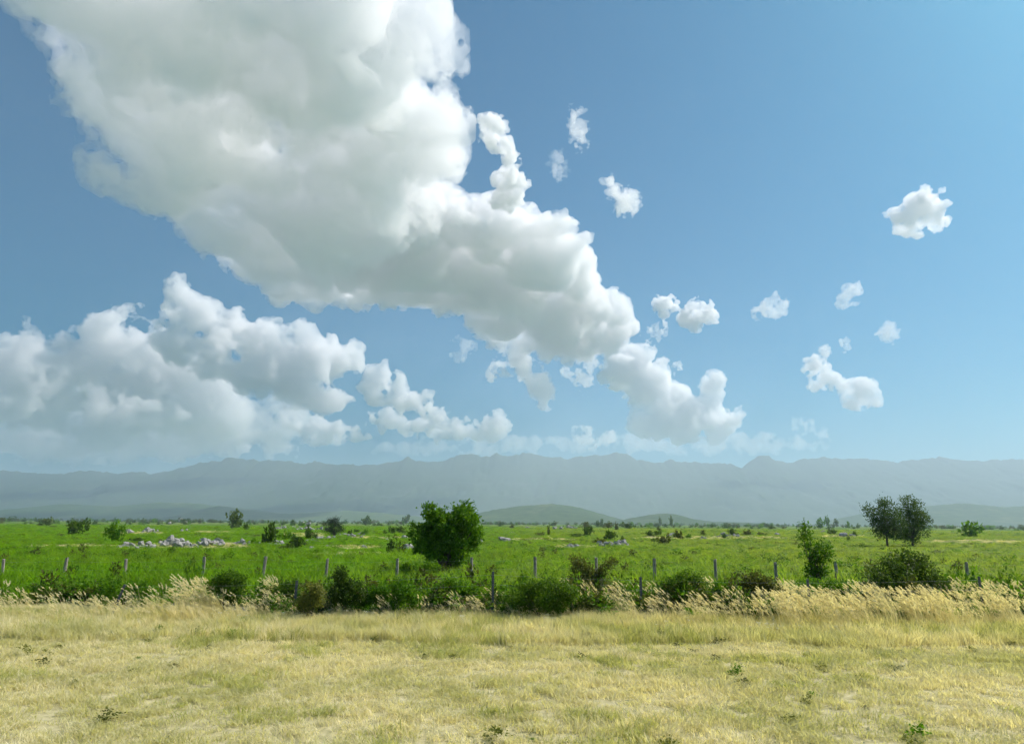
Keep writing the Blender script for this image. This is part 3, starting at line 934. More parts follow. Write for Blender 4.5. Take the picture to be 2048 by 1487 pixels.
FB = [
    (232, 1086, 40, 30, 'fresh', 'dark green bush at the far left above the pale rock pile'),
    (275, 1086, 34, 9, 'dark', 'low dark bush growing among the rocks at the far left'),
    (492, 1060, 15, 12, 'dark', 'small dark round bush right of the pale green tree'),
    (540, 1090, 36, 36, 'dark', 'tall dark bush among the white rocks left of the pine'),
    (507, 1092, 18, 13, 'fresh', 'little round bush at the end of the short rock row'),
    (568, 1082, 36, 14, 'fresh', 'low green bush joined to the tall dark bush left of the pine'),
    (592, 1100, 34, 26, 'dark', 'very dark round bush in front of the tall bush left of the pine'),
    (572, 1102, 24, 12, 'dark', 'low dark bush leaning left of the very dark round bush'),
    (616, 1080, 20, 18, 'dark', 'upright dark bush between the round bush and the pine'),
    (632, 1078, 14, 10, 'dark', 'small dark bush at the left end of the rock row by the pine'),
    (733, 1048, 26, 12, 'dark', 'dome shaped bush on the horizon between the pine and the big tree'),
    (730, 1070, 16, 10, 'fresh', 'small green bush at the right end of the rock row by the pine'),
    (712, 1066, 10, 7, 'dark', 'tiny bush right of the pine on the rock row'),
    (700, 1070, 8, 9, 'dark', 'tiny upright bush just right of the pine'),
    (812, 1048, 15, 15, 'pale', 'small pale round tree on the horizon left of the big tree'),
    (800, 1067, 26, 12, 'dark', 'long low bush close to the left side of the big tree'),
    (782, 1068, 15, 13, 'dark', 'dark bush at the left end of the low bush row by the big tree'),
    (769, 1069, 10, 7, 'dark', 'tiny bush left of the low bush row by the big tree'),
    (788, 1112, 28, 28, 'dark', 'dark pointed bush beside the pale boulders left of the big tree'),
    (632, 1110, 26, 10, 'fresh', 'low mound of leaves in the dry patch above the far fence posts'),
    (1222, 1081, 28, 18, 'dark', 'dark domed bush growing on top of the rock mound'),
    (1246, 1086, 14, 10, 'dark', 'small bush at the right end of the rock mound'),
    (1200, 1090, 18, 12, 'olive', 'olive bush on the left flank of the rock mound'),
    (1180, 1072, 24, 17, 'dark', 'dark bush left of and behind the rock mound'),
    (1158, 1075, 34, 8, 'dark', 'long flat bush left of and behind the rock mound'),
    (1097, 1071, 9, 17, 'olive', 'narrow upright bush right of the big white boulder'),
    (1080, 1072, 16, 7, 'olive', 'flat bush beside the narrow upright bush'),
    (1203, 1052, 10, 12, 'dark', 'dark pointed bush on the horizon above the rock mound'),
    (1195, 1053, 10, 9, 'dark', 'small dark bush left of the pointed bush on the horizon'),
    (1216, 1056, 18, 9, 'olive', 'wide bush right of the pointed bush on the horizon'),
    (1234, 1060, 12, 12, 'olive', 'round olive bush right of the pointed bush on the horizon'),
    (1258, 1057, 30, 10, 'dark', 'long dark bush farthest right on the horizon above the rock mound'),
    (1170, 1056, 24, 9, 'olive', 'grey green bush left of the bushes on the horizon'),
    (1300, 1073, 20, 10, 'dark', 'grey dark bush left in the bush row right of the middle'),
    (1318, 1072, 16, 10, 'dark', 'dark bush second in the bush row right of the middle'),
    (1319, 1062, 12, 8, 'olive', 'small bush behind the bush row right of the middle'),
    (1357, 1078, 22, 14, 'olive', 'round brownish bush third in the bush row right of the middle'),
    (1377, 1077, 16, 8, 'fresh', 'low fresh green bush beside the round brownish bush'),
    (1328, 1090, 28, 17, 'olive', 'olive bush in front of the bush row right of the middle'),
    (1308, 1086, 22, 7, 'dark', 'flat dark bush left of the olive bush in front of the row'),
    (1406, 1071, 11, 9, 'olive', 'single small bush in the open right of the bush row'),
    (1465, 1071, 20, 12, 'dark', 'dark bush beside the grey rocks right of the bush row'),
    (1449, 1077, 10, 7, 'dark', 'tiny dark bush in front of the grey rocks'),
    (1497, 1071, 26, 9, 'olive', 'flat olive bush right of the grey rocks'),
    (1525, 1071, 20, 6, 'olive', 'low bush farthest right of the grey rocks'),
    (1543, 1059, 12, 8, 'dark', 'dark round bush near the horizon left of the young tree'),
    (1321, 1051, 7, 15, 'pale', 'thin pale young tree on the horizon right of the green hill'),
    (1343, 1053, 10, 17, 'pale', 'second pale young tree on the horizon right of the green hill'),
    (1641, 1056, 18, 18, 'fresh', 'leafy tree on the horizon just right of the young tree'),
    (1656, 1055, 10, 18, 'fresh', 'narrow tree next to the leafy tree on the horizon'),
    (1674, 1054, 12, 13, 'pale', 'faint pale tree on the horizon on the right'),
    (1698, 1056, 8, 12, 'fresh', 'small upright tree on the horizon left of the slender tree'),
    (1664, 1069, 18, 10, 'dark', 'dark bush in the field right of the young tree'),
    (1709, 1073, 12, 9, 'dark', 'dark round bush beside the grey boulders on the right'),
    (1698, 1083, 8, 9, 'dark', 'tiny dark bush in front of the grey boulders on the right'),
    (1800, 1082, 40, 14, 'dark', 'low dark bush between the two trees at the right edge'),
    (463, 1058, 33, 30, 'pale', 'pale green round tree standing on the plain at the left'),
    (480, 1050, 12, 8, 'dark', 'small bush just behind the pale green tree at the left'),
    (371, 1046, 14, 8, 'dark', 'dark bush behind white rocks near the horizon at the left'),
    (585, 1050, 12, 9, 'dark', 'dark bush on the rocky rise behind the tall bush'),
    (616, 1056, 10, 7, 'dark', 'small bush on the rocky rise left of the pine'),
    (543, 1052, 10, 6, 'fresh', 'low bush on the rocky rise far left'),
    (1000, 1052, 9, 6, 'dark', 'tiny dark bush near the horizon right of the big tree'),
    (1022, 1056, 12, 7, 'olive', 'small olive bush in the field behind the big white boulder'),
    (1452, 1052, 8, 6, 'dark', 'tiny dark bush on the horizon line left of the young tree'),
    (160, 1070, 40, 26, 'dark', 'dark bush standing left of the rock pile'),
    (1940, 1074, 50, 26, 'fresh', 'green bush far right beyond the trees'),
    (90, 1052, 30, 14, 'pale', 'pale bush near the horizon at the far left end'),
]
for px, py, w, h, kind, lab in FB:
    words = lab.split()
    noun = next(x for x in words if x in ('bush', 'tree', 'mound'))
    if noun == 'tree':
        far_tree(px, py, w, h, kind, lab, 'small trees far off on the plain')
    else:
        far_bush(px, py, w, h, kind, lab, 'bushes scattered over the plain')

# the far-off belt of trees along the horizon
r = np.random.default_rng(44)
src = [source('belt_tree', bush_mesh(400 + j, M[mk], 26, 8, 1.0)) for j, mk in enumerate(('leaf_dark', 'leaf_fresh', 'leaf_olive', 'leaf_birch'))]
P = []; SC = []
for y0, y1, n, h0, h1 in ((520, 800, 300, 1.2, 3.2), (800, 1300, 700, 2.5, 6), (1300, 2400, 900, 4, 9)):
    for _ in range(n):
        y = math.sqrt(r.uniform(y0 ** 2, y1 ** 2)); x = r.uniform(-1, 1) * y * .82
        if fbm(np.array([x / 120]), np.array([y / 160]), 71, 2)[0] < -.02: continue
        P.append((x, y, float(gz(x, y)) - .2)); h = r.uniform(h0, h1); w = h * r.uniform(.6, 1.6)
        SC.append((w, w, h))
n = len(P)
scatter('distant_treeline', np.array(P), src, rnd_rot(n, r, 0), np.array(SC), r.integers(0, 4, n), 'hazy belt of far-off trees along the horizon', 'treeline')

# ------------------------------------------------------------------ rocks
def rock_mesh(seed):
    rng = np.random.default_rng(seed)
    bm = bmesh.new()
    P = unit(rng.normal(size=(26, 3))) * rng.uniform(.72, 1.05, (26, 1))
    P[:, 2] = np.clip(P[:, 2], -.55, rng.uniform(.6, .95))
    for p in P: bm.verts.new(p)
    res = bmesh.ops.convex_hull(bm, input=bm.verts)
    bmesh.ops.delete(bm, geom=[v for v in bm.verts if not v.link_faces], context='VERTS')
    bmesh.ops.recalc_face_normals(bm, faces=bm.faces)
    me = bpy.data.meshes.new('rock'); bm.to_mesh(me); bm.free()
    me.materials.append(M['rock'])
    return me


RK = [rock_mesh(500 + i) for i in range(10)]
n_rock = 0


def rock(px, py, w, h, label, group=None, name='rock', sink=.12, lift=0.0):
    global n_rock
    n_rock += 1
    g = ground(px, py)
    D = g[1] / math.cos(PITCH)
    ww = .98 * w * D / F / 2; hh = .95 * h * D / F
    o = link(name, RK[RNG.integers(0, len(RK))], None, (g[0], g[1], g[2] + hh * (.5 - sink) + lift * D / F))
    o.scale = (ww, ww * RNG.uniform(.7, 1.1), hh / 1.35)
    o.rotation_euler = (RNG.normal(0, .22), RNG.normal(0, .22), RNG.uniform(0, 6.28))
    return tag(o, label, 'rock', group)


def pile(regions, label, group):
    """regions: (x0, x1, y_top, y_base, n, size px)"""
    for x0, x1, yt, yb, n, s in regions:
        for k in range(n):
            t = (k + RNG.random()) / n
            x = x0 + (x1 - x0) * t
            w = s * RNG.uniform(.6, 1.4)
            y = RNG.uniform(yb - (yb - yt) * .45, yb)
            up = max(0., RNG.uniform(-.3, 1)) * (yb - yt) * .28 * math.sin(math.pi * t)
            rock(x, y, w * 1.15, w * RNG.uniform(.55, .95), label, group, lift=up)


pile([(234, 262, 1084, 1102, 7, 11), (258, 284, 1082, 1100, 6, 10), (284, 306, 1076, 1100, 9, 11), (250, 300, 1094, 1104, 7, 7)], 'pale limestone rock in the heap at the far left under the dark bush', 'rocks of the far left heap')
pile([(318, 372, 1076, 1096, 20, 12), (352, 380, 1084, 1097, 6, 13), (376, 402, 1088, 1096, 7, 7)], 'white limestone rock in the long heap left of the second fence post', 'rocks of the long white heap')
pile([(396, 446, 1074, 1096, 15, 12), (400, 416, 1068, 1088, 4, 11), (430, 446, 1072, 1090, 4, 11)], 'grey limestone rock in the tall heap above the second fence post', 'rocks of the tall grey heap')
pile([(468, 504, 1083, 1092, 10, 8)], 'pale rock in the short row left of the tall dark bush', 'rocks of the short row')
pile([(512, 566, 1082, 1093, 12, 8), (540, 562, 1076, 1090, 4, 10)], 'pale rock at the foot of the tall dark bush left of the pine', 'rocks round the tall dark bush')
pile([(606, 640, 1078, 1086, 9, 6), (634, 672, 1070, 1080, 15, 7), (672, 730, 1064, 1074, 14, 6)], 'small pale rock in the long row running behind the pine', 'rocks of the row by the pine')
pile([(548, 575, 1053, 1060, 7, 7), (590, 656, 1054, 1062, 16, 7), (600, 620, 1046, 1050, 5, 6), (560, 600, 1050, 1056, 6, 5)], 'small pale rock on the rocky rise left of the pine', 'rocks of the rocky rise')
pile([(248, 264, 1058, 1068, 5, 9), (283, 314, 1056, 1066, 11, 8)], 'grey rock in the small outcrop upper left on the plain', 'rocks of the upper left outcrop')
pile([(360, 380, 1060, 1064, 5, 6), (358, 374, 1040, 1048, 4, 7), (272, 296, 1041, 1044, 5, 5), (336, 344, 1045, 1048, 2, 5)], 'tiny pale rock near the horizon at the left', 'tiny rocks near the left horizon')
pile([(612, 632, 1096, 1102, 5, 8), (655, 682, 1110, 1116, 6, 7)], 'flat pale rock in the dry patch above the far fence posts', 'rocks of the dry patch')
pile([(1196, 1258, 1080, 1096, 22, 11), (1236, 1252, 1080, 1094, 5, 13)], 'grey rock of the mound topped by a dark bush right of the middle', 'rocks of the bush topped mound')
pile([(1130, 1156, 1090, 1099, 7, 9)], 'grey rock in the low outcrop left of the bush topped mound', 'rocks of the low outcrop')
pile([(1104, 1126, 1054, 1059, 6, 6), (1134, 1152, 1053, 1058, 6, 6)], 'small pale rock near the horizon above the low outcrop', 'rocks near the middle horizon')
pile([(1428, 1480, 1066, 1074, 12, 7), (1336, 1350, 1064, 1074, 5, 6), (1398, 1412, 1074, 1079, 4, 6), (1350, 1366, 1088, 1092, 3, 6)], 'small grey rock among the bush row right of the middle', 'rocks of the bush row')
for x, y, w, h, lab in (
        (1007, 1085, 28, 13, 'big white boulder lying in the field right of the big tree'),
        (961, 1087, 12, 9, 'small white boulder peeping out at the right side of the big tree'),
        (982, 1086, 8, 4, 'little flat stone left of the big white boulder'),
        (815, 1102, 24, 15, 'large pale boulder half hidden by the left side of the big tree'),
        (802, 1101, 10, 10, 'upright pale boulder beside the dark pointed bush'),
        (775, 1083, 13, 6, 'flat pale boulder left of the big tree'),
        (808, 1078, 14, 9, 'pale boulder behind the left side of the big tree'),
        (1180, 1117, 13, 8, 'round pale boulder in the field beside a far fence post'),
        (1694, 1132, 22, 11, 'grey boulder in the green field right of the young tree'),
        (1688, 1073, 20, 9, 'grey boulder between small bushes right of the young tree'),
        (1706, 1073, 16, 6, 'flat grey boulder behind the dark round bush on the right'),
        (1554, 1071, 14, 6, 'flat grey boulder left of the top of the young tree'),
        (1646, 1064, 12, 4, 'flat stone in the field right of the young tree'),
        (1056, 1056, 14, 4, 'flat grey stone in the field beyond the big white boulder'),
        (1023, 1066, 16, 4, 'long flat stone in the field behind the big white boulder'),
        (655, 1095, 9, 6, 'single pale stone in the field below the rock row'),
        (728, 1096, 14, 7, 'pale stone in the dry strip left of the dark pointed bush'),
        (706, 1086, 10, 4, 'flat stone in the field below the pine'),
        (755, 1112, 20, 5, 'long flat stone left of the dark pointed bush'),
        (742, 1083, 7, 4, 'small stone right of the pine in the field')):
    rock(x, y, w, h, lab, name='boulder' if 'boulder' in lab else 'stone')
print('rocks', n_rock)

# ------------------------------------------------------------------ fences
def square_post(name, h, w, mat, parent, loc, lean, rng):
    bm = bmesh.new()
    bmesh.ops.create_cone(bm, cap_ends=True, segments=8, radius1=w / 2, radius2=w / 2 * .9, depth=h + .3, matrix=Matrix.Translation((0, 0, (h - .3) / 2)))
    for v in bm.verts:
        v.co.x += rng.normal(0, w * .04); v.co.y += rng.normal(0, w * .04)
        if v.co.z > h * .9: v.co.z += rng.normal(0, .012) + v.co.x * .15
    me = bpy.data.meshes.new(name); bm.to_mesh(me); bm.free(); me.materials.append(mat)
    o = link(name, me, parent, loc)
    o.rotation_euler = (rng.normal(0, .02), lean, rng.uniform(0, 6.28))
    return o


def tee_post(name, h, mat, parent, loc, lean):
    bm = bmesh.new()
    for sx, sy, oy in ((.075, .012, 0), (.012, .06, .036)):
        bmesh.ops.create_cube(bm, size=1, matrix=Matrix.Translation((0, oy, (h - .3) / 2)) @ Matrix.Diagonal((sx, sy, h + .3, 1)))
    for k in range(int(h / .09)):
        bmesh.ops.create_cube(bm, size=1, matrix=Matrix.Translation((0, -.012, .15 + k * .09)) @ Matrix.Diagonal((.03, .014, .018, 1)))
    me = bpy.data.meshes.new(name); bm.to_mesh(me); bm.free(); me.materials.append(mat)
    o = link(name, me, parent, loc)
    o.rotation_euler = (0, lean, 0)
    return o


def wire(parent, pts, sag, rad, rng):
    path = []
    for a_, b_ in zip(pts[:-1], pts[1:]):
        for k in range(6):
            t = k / 6
            p = a_ + (b_ - a_) * t; p = p - np.array([0, 0, sag * 4 * t * (1 - t)]); path.append(p)
    path.append(pts[-1])
    V, Q = tube(path, [rad] * len(path), 4)
    link('wire', quads_mesh('wire', V, Q, M['wire']), parent)


r = np.random.default_rng(55)
YF = 30.0
fx = [(-112, 1116, 0.), (12, 1117, .02), (134, 1115, 0.03), (258, 1117, .05), (410, 1113, .005), (530, 1112, .04), (655, 1117, .03), (797, 1116, .03), (943, 1114, .0), (1070, 1113, -.0), (1192, 1114, -.0), (1308, 1116, .0), (1430, 1118, .0), (1550, 1124, .0), (1672, 1122, .0), (1800, 1122, 0.), (1930, 1123, -.02), (2060, 1122, 0.)]
tops = [at(x, y, YF) for x, y, _ in fx]
org = np.array([tops[0][0], YF, 0.])
fence = empty('wire_fence', org)
tag(fence, 'far fence of short weathered wooden posts crossing the green field', 'fence')
for (x, y, ln), tp in zip(fx, tops):
    square_post('post', tp[2], .135, M['wood'], fence, (tp[0] - ln * tp[2] - org[0], 0, 0), ln, r)
for hk in (.12, .45):
    wire(fence, [tp - org - [0, .07, hk] for tp in tops], .03, .0014, r)

YN = 21.6
nx_ = [(250, 1166, .3), (594, 1160, .03), (986, 1142, -.0), (1281, 1153, -.0), (1615, 1158, -.0), (1958, 1152, 0.)]
tops = [at(x, y, YN) for x, y, _ in nx_]
org = np.array([tops[0][0], YN, 0.])
fence = empty('wire_fence', org)
tag(fence, 'near fence of dark steel posts and thin wires between shrubs and tall grass', 'fence')
for (x, y, ln), tp in zip(nx_, tops):
    tee_post('post', tp[2], M['steel'], fence, (tp[0] - ln * tp[2] - org[0], 0, 0), ln)
for hk in (.1, .38, .66, .9):
    wire(fence, [tp - org - [0, .02, hk] for tp in tops], .02, .0018, r)
print('objects done', round(time.time() - T0, 1))

# ------------------------------------------------------------------ haze
hz, ht, hout = new_mat('haze')
pv = ht.nodes.new('ShaderNodeVolumePrincipled')
pv.inputs['Color'].default_value = (.68, .85, 1, 1)
pv.inputs['Density'].default_value = 1.1e-4
pv.inputs['Anisotropy'].default_value = .15
ht.links.new(pv.outputs[0], hout.inputs['Volume'])
hz.cycles.homogeneous_volume = True
bm = bmesh.new()
bmesh.ops.create_cube(bm, size=1, matrix=Matrix.Translation((0, 0, 520)) @ Matrix.Diagonal((54000, 54000, 1060, 1)))
me = bpy.data.meshes.new('haze'); bm.to_mesh(me); bm.free(); me.materials.append(hz)
tag(link('haze', me), kind='stuff')

# ------------------------------------------------------------------ clouds: closed shells of billows filled with vapour
def noise3(shape, cell, rng):
    """smooth random field on a grid, one lattice cell every `cell` voxels"""
    n = [int(s / cell) + 4 for s in shape]
    g = rng.random(n, dtype=np.float32)
    off = rng.random(3)
    for ax in range(3):
        u = np.arange(shape[ax]) / cell + off[ax]
        i = np.floor(u).astype(int); f = (u - i).astype(np.float32); f = f * f * (3 - 2 * f)
        sh = [1, 1, 1]; sh[ax] = -1; f = f.reshape(sh)
        g = np.take(g, i, ax) * (1 - f) + np.take(g, i + 1, ax) * f
    return g * 2 - 1


def surface_nets(D, lo, vox):
    """closed quad surface of D < 0"""
    D = np.pad(D, 1, constant_values=1.0)
    s = D < 0
    nx, ny, nz = D.shape
    c = np.zeros((nx - 1, ny - 1, nz - 1), np.uint8)
    for dx in (0, 1):
        for dy in (0, 1):
            for dz in (0, 1):
                c += s[dx:nx - 1 + dx, dy:ny - 1 + dy, dz:nz - 1 + dz]
    cells = np.argwhere((c > 0) & (c < 8))
    vid = np.full(c.shape, -1, np.int32); vid[tuple(cells.T)] = np.arange(len(cells))
    acc = np.zeros((len(cells), 3)); cnt = np.zeros(len(cells))
    corners = [(x, y, z) for x in (0, 1) for y in (0, 1) for z in (0, 1)]
    for a_ in corners:
        for ax in range(3):
            if a_[ax]: continue
            b_ = list(a_); b_[ax] = 1
            va = D[tuple((cells + a_).T)]; vb = D[tuple((cells + b_).T)]
            m = (va < 0) != (vb < 0)
            t = np.where(m, va / np.where(m, va - vb, 1), 0)
            p = np.array(a_, float)[None].repeat(len(cells), 0); p[:, ax] += t
            acc += p * m[:, None]; cnt += m
    V = (cells + acc / np.maximum(cnt, 1)[:, None] - 1 + .5) * vox + lo
    Q = []
    for ax in range(3):
        o1, o2 = [(1, 2), (2, 0), (0, 1)][ax]
        sl0 = [slice(1, -1)] * 3; sl0[ax] = slice(0, -1)
        sl1 = [slice(1, -1)] * 3; sl1[ax] = slice(1, None)
        a_ = s[tuple(sl0)]; b_ = s[tuple(sl1)]
        e = np.argwhere(a_ != b_)
        flip = a_[tuple(e.T)]
        base_ = e + 1; base_[:, ax] -= 1
        def at_(d1, d2):
            q = base_.copy(); q[:, o1] += d1; q[:, o2] += d2
            return vid[tuple(q.T)]
        q = np.stack([at_(-1, -1), at_(0, -1), at_(0, 0), at_(-1, 0)], -1)
        q[~flip] = q[~flip][:, ::-1]
        Q.append(q)
    return V, np.concatenate(Q)


VAP = {}


def vapour(d):
    d = float('%.2g' % d)
    if d not in VAP:
        m, t, out = new_mat('cloud_vapour')
        p = t.nodes.new('ShaderNodeVolumePrincipled')
        p.inputs['Color'].default_value = (.991, .989, .99, 1); p.inputs['Density'].default_value = d; p.inputs['Anisotropy'].default_value = .3
        t.links.new(p.outputs[0], out.inputs['Volume'])
        m.cycles.homogeneous_volume = True
        VAP[d] = m
    return VAP[d]


NQ = 0


VOX = 0.78


def cloud(label, poly, where, rmax, seed, pxv=2.2, opt=1.0, amp=.8, squash=.8, rough=.66, group='fair weather clouds', erode=0.0):
    """where: ('deck', altitude) or ('wall', distance)"""
    global NQ
    rng = np.random.default_rng(seed)
    S = []
    for x, y, rr, d in fill_discs(poly, rmax, rng, 4 if rmax < 30 else 6, 420, 7000):
        v = ray(x, y)
        Dd = where[1] / v[2] if where[0] == 'deck' else where[1] / math.hypot(v[0], v[1])
        push = rng.uniform(-1, 1) * max(0, min(d, rmax) - rr) * Dd / F * squash
        S.append((*(v * (Dd + push) + np.array([0, 0, CAMZ])), rr * Dd / F))
    S = np.array(S)
    c = S[:, :3].mean(0); Dm = np.linalg.norm(c)
    vox = VOX * pxv * Dm / (F / 2)
    rm = np.percentile(S[:, 3], 75); A = 2.0 * amp * rm
    lo = (S[:, :3] - S[:, 3:]).min(0) - A * .6; hi = (S[:, :3] + S[:, 3:]).max(0) + A * .6
    shape = np.ceil((hi - lo) / vox).astype(int)
    D = np.full(shape, A * 1.5, np.float32)
    for x, y, z, rr in S:
        R = rr + A * 1.5
        i0 = np.maximum(((np.array([x, y, z]) - R - lo) / vox).astype(int), 0)
        i1 = np.minimum(((np.array([x, y, z]) + R - lo) / vox).astype(int) + 2, shape)
        ax = [(np.arange(i0[k], i1[k]) + .5) * vox + lo[k] - (x, y, z)[k] for k in range(3)]
        dd = np.sqrt(ax[0][:, None, None] ** 2 + ax[1][None, :, None] ** 2 + ax[2][None, None, :] ** 2) - rr
        sl_ = tuple(slice(i0[k], i1[k]) for k in range(3))
        D[sl_] = np.minimum(D[sl_], dd)
    cell = rm * 1.9 / vox; w = 1.0; tot = np.zeros(shape, np.float32)
    k = 0
    while cell > 1.25 and k < 9:
        nn = noise3(shape, cell, rng)
        tot += w * (nn if k < 1 else (.75 * nn + .9 * (.32 - np.abs(nn))))
        w *= rough; cell /= 1.9; k += 1
    D -= A * (tot * .9 - .2 - erode)
    V, Q = surface_nets(D, lo - c, vox)
    NQ += len(Q)
    me = quads_mesh('cloud', V, Q, vapour(1.45 * opt / rm), True)
    o = link('cloud', me, None, c)
    lowest = (V[:, 2] + c[2]).min()
    print('CLOUD', label[:28], len(S), shape, len(Q), 'D', int(Dm), 'low', int(lowest), round(time.time() - T0, 1))
    return tag(o, label, 'cloud', group)


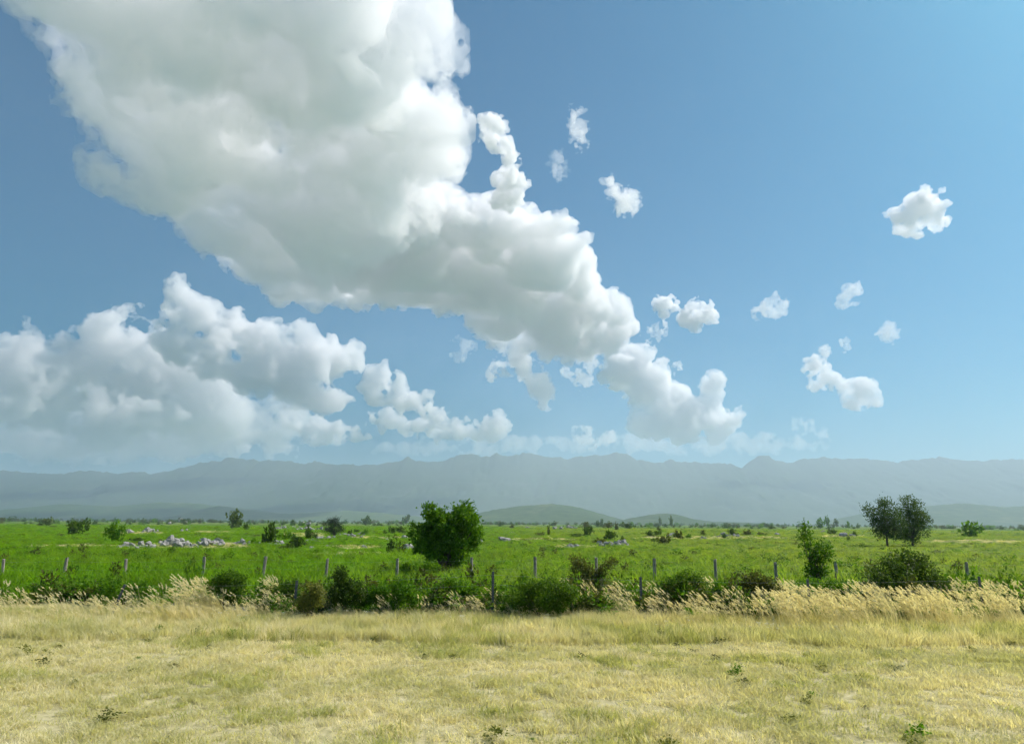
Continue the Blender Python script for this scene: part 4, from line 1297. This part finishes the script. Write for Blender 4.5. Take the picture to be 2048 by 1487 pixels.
CL = [
    ('huge grey white cloud bank filling the upper left of the sky', [(-60, -120), (20, 60), (120, 170), (180, 250), (232, 285), (290, 345), (390, 440), (470, 500), (560, 585), (640, 560), (760, 520), (890, 430), (905, 380), (890, 340), (904, 290), (888, 200), (850, 60), (780, -120)], ('deck', 1900), 120, 1, 2.5, .82, .7, .8),
    ('bright billowing cloud mass in the middle, lower end of the huge bank', [(500, 540), (560, 588), (700, 600), (870, 612), (930, 620), (975, 660), (1080, 700), (1150, 710), (1240, 695), (1278, 650), (1240, 590), (1165, 540), (1160, 470), (1060, 425), (980, 405), (880, 380), (760, 440), (620, 500)], ('deck', 2000), 80, 2, 2.2, 1.0, .6, .8),
    ('ragged cloud tail hanging below the bright middle cloud', [(950, 620), (975, 680), (985, 740), (1040, 770), (1075, 815), (1095, 815), (1095, 760), (1070, 690), (1030, 640)], ('wall', 7500), 34, 3, 2.0, .9, .8, .8),
    ('tall white cloud tower at the left, behind the leftmost cloud', [(325, 660), (345, 600), (370, 573), (400, 590), (440, 625), (490, 650), (540, 645), (600, 665), (660, 680), (700, 700), (725, 725), (715, 770), (680, 795), (620, 800), (560, 810), (500, 790), (430, 740), (360, 700)], ('wall', 9000), 52, 4, 2.0, 1.0, .8, .8),
    ('leftmost heaped white cloud above the mountains', [(-80, 760), (-20, 690), (60, 700), (120, 665), (170, 650), (232, 638), (270, 648), (300, 680), (340, 706), (400, 716), (440, 756), (490, 796), (512, 840), (500, 872), (400, 872), (300, 868), (232, 866), (60, 868), (-80, 862)], ('wall', 14500), 56, 5, 2.0, 1.0, .8, .8),
    ('pale broad cloud layer filling the gaps behind the left clouds', [(-90, 790), (60, 760), (240, 770), (420, 790), (560, 800), (620, 840), (700, 862), (640, 884), (480, 890), (300, 896), (100, 898), (-90, 896)], ('wall', 18500), 40, 32, 2.2, .5, .7, .8),
    ('flat grey cloud strip low over the mountains at the left', [(-90, 884), (0, 872), (110, 872), (232, 866), (330, 864), (420, 868), (500, 878), (600, 892), (610, 900), (520, 908), (400, 912), (300, 910), (232, 914), (100, 912), (-90, 910)], ('wall', 19500), 24, 6, 1.8, .45, .8, .8),
    ('sloping white cloud right of the tall cloud tower', [(730, 740), (770, 725), (800, 745), (830, 780), (880, 800), (930, 832), (880, 842), (820, 828), (760, 805), (728, 795)], ('wall', 10500), 30, 7, 2.0, 1.0, .8, .8),
    ('small flat cloud above the mountains left of the middle', [(562, 832), (620, 842), (670, 835), (700, 850), (737, 880), (690, 888), (620, 880), (565, 865)], ('wall', 12500), 24, 8, 1.8, .9, .85, .8),
    ('long low cloud over the mountains left of the middle', [(698, 825), (760, 818), (830, 832), (890, 838), (940, 842), (1000, 828), (1024, 858), (980, 882), (900, 876), (830, 870), (760, 852)], ('wall', 12500), 26, 9, 1.8, .9, .85, .8),
    ('wide heaped cloud over the mountains right of the middle', [(1203, 722), (1250, 700), (1300, 700), (1340, 740), (1370, 770), (1393, 800), (1398, 755), (1430, 755), (1440, 800), (1452, 825), (1507, 832), (1470, 855), (1420, 874), (1330, 870), (1268, 856), (1290, 810), (1240, 780), (1208, 762)], ('wall', 11500), 42, 10, 1.8, 1.0, .8, .8),
    ('double puff of cloud right of the bright middle cloud', [(1308, 600), (1345, 592), (1358, 622), (1390, 596), (1438, 616), (1438, 636), (1390, 655), (1340, 640), (1320, 640)], ('wall', 7500), 26, 11, 1.5, .9, .95, .8),
    ('single small puff in the right half of the blue sky', [(1508, 622), (1545, 596), (1573, 604), (1566, 632), (1530, 635)], ('wall', 7500), 18, 12, 1.4, .8, 1.05, .8),
    ('white cloud slanting down at the right above the mountains', [(1596, 736), (1630, 722), (1665, 740), (1690, 772), (1720, 752), (1758, 762), (1768, 797), (1722, 815), (1680, 802), (1636, 776)], ('wall', 9500), 24, 13, 1.6, .9, .95, .8),
    ('narrow upright cloud just right of the huge bank at the top', [(962, 232), (988, 220), (1012, 248), (1017, 290), (1036, 322), (1053, 380), (1044, 414), (988, 414), (982, 370), (1006, 332), (990, 292), (962, 272)], ('deck', 1900), 26, 14, 1.7, .8, .9, .8),
    ('thin upright wisp of cloud at the top of the blue sky', [(1142, 218), (1162, 224), (1170, 282), (1158, 304), (1144, 268)], ('deck', 1900), 14, 15, 1.4, .38, 1.2, .6),
    ('faint wisp below the thin upright wisp', [(1100, 315), (1120, 305), (1136, 350), (1124, 362), (1106, 336)], ('deck', 1900), 12, 16, 1.4, .16, 1.2, .6),
    ('small torn cloud alone in the upper middle of the blue sky', [(1204, 352), (1222, 358), (1242, 380), (1272, 382), (1264, 426), (1236, 420), (1216, 390)], ('deck', 1900), 20, 17, 1.3, .6, 1.2, .7),
    ('cloud at the right edge of the upper sky', [(1768, 428), (1800, 410), (1850, 388), (1890, 400), (1880, 452), (1820, 464), (1790, 446)], ('wall', 5500), 28, 18, 1.5, .85, .95, .8),
    ('small ragged cloud at the right below the edge cloud', [(1678, 600), (1700, 568), (1724, 592), (1712, 610), (1690, 612)], ('wall', 7500), 15, 19, 1.3, .6, 1.15, .7),
    ('small flat cloud at the right above the slanting cloud', [(1748, 658), (1780, 644), (1808, 650), (1796, 674), (1758, 680)], ('wall', 8000), 15, 20, 1.3, .7, 1.05, .7),
    ('pair of tiny cloud scraps left of the small flat cloud', [(1638, 700), (1652, 690), (1664, 704), (1650, 714), (1640, 712)], ('wall', 8500), 9, 21, 1.2, .6, 1.1, .7),
    ('tiny cloud scrap above the slanting cloud', [(1680, 684), (1692, 678), (1702, 696), (1690, 702)], ('wall', 8500), 9, 22, 1.2, .5, 1.1, .7),
    ('small puff under the double puff', [(1288, 660), (1308, 650), (1326, 664), (1318, 686), (1298, 684)], ('wall', 8000), 14, 23, 1.3, .7, 1.05, .7),
    ('tiny puff between the bright middle cloud and the wide heaped cloud', [(1120, 736), (1142, 730), (1158, 744), (1142, 758), (1126, 752)], ('wall', 9500), 12, 24, 1.3, .7, 1.05, .7),
    ('small puff just left of the wide heaped cloud', [(1150, 756), (1170, 746), (1186, 764), (1172, 782), (1156, 776)], ('wall', 9500), 13, 25, 1.3, .7, 1.05, .7),
    ('little round puff above the wide heaped cloud', [(1164, 716), (1184, 710), (1196, 728), (1184, 746), (1170, 738)], ('wall', 9500), 13, 26, 1.3, .7, 1.05, .7),
    ('tiny puff above the right shoulder of the wide heaped cloud', [(1344, 728), (1358, 722), (1372, 734), (1360, 744), (1348, 742)], ('wall', 10500), 9, 27, 1.2, .6, 1.1, .7),
    ('faint torn puff left of the ragged cloud tail', [(904, 694), (922, 680), (944, 690), (934, 714), (912, 718)], ('wall', 9500), 14, 28, 1.3, .3, 1.2, .7),
    ('low round cloud just above the mountains in the middle', [(1140, 868), (1165, 852), (1195, 848), (1220, 866), (1240, 882), (1190, 888), (1150, 886)], ('wall', 13500), 18, 29, 1.6, .8, .9, .7),
    ('thin pale veil of cloud lying along the mountain tops in the middle', [(700, 892), (860, 878), (1000, 872), (1160, 874), (1300, 868), (1470, 872), (1640, 880), (1700, 892), (1560, 902), (1400, 904), (1200, 902), (1000, 906), (800, 908)], ('wall', 18500), 20, 31, 1.8, .42, .6, .8),
    ('faint slanting wisp low in the sky at the right', [(1586, 842), (1612, 836), (1636, 852), (1656, 878), (1636, 880), (1608, 860)], ('wall', 11500), 13, 30, 1.3, .3, 1.2, .7),
]
for lab, poly, where, rmax, seed, pxv, opt, amp, sq in CL:
    big = rmax >= 40
    cloud(lab, poly, where, rmax, seed, pxv, opt if big else opt * (.78 if rmax >= 24 else .36), amp if big else amp * 1.15, sq, erode=-.22 if big else -.1)
print('clouds', NQ, 'quads', round(time.time() - T0, 1))
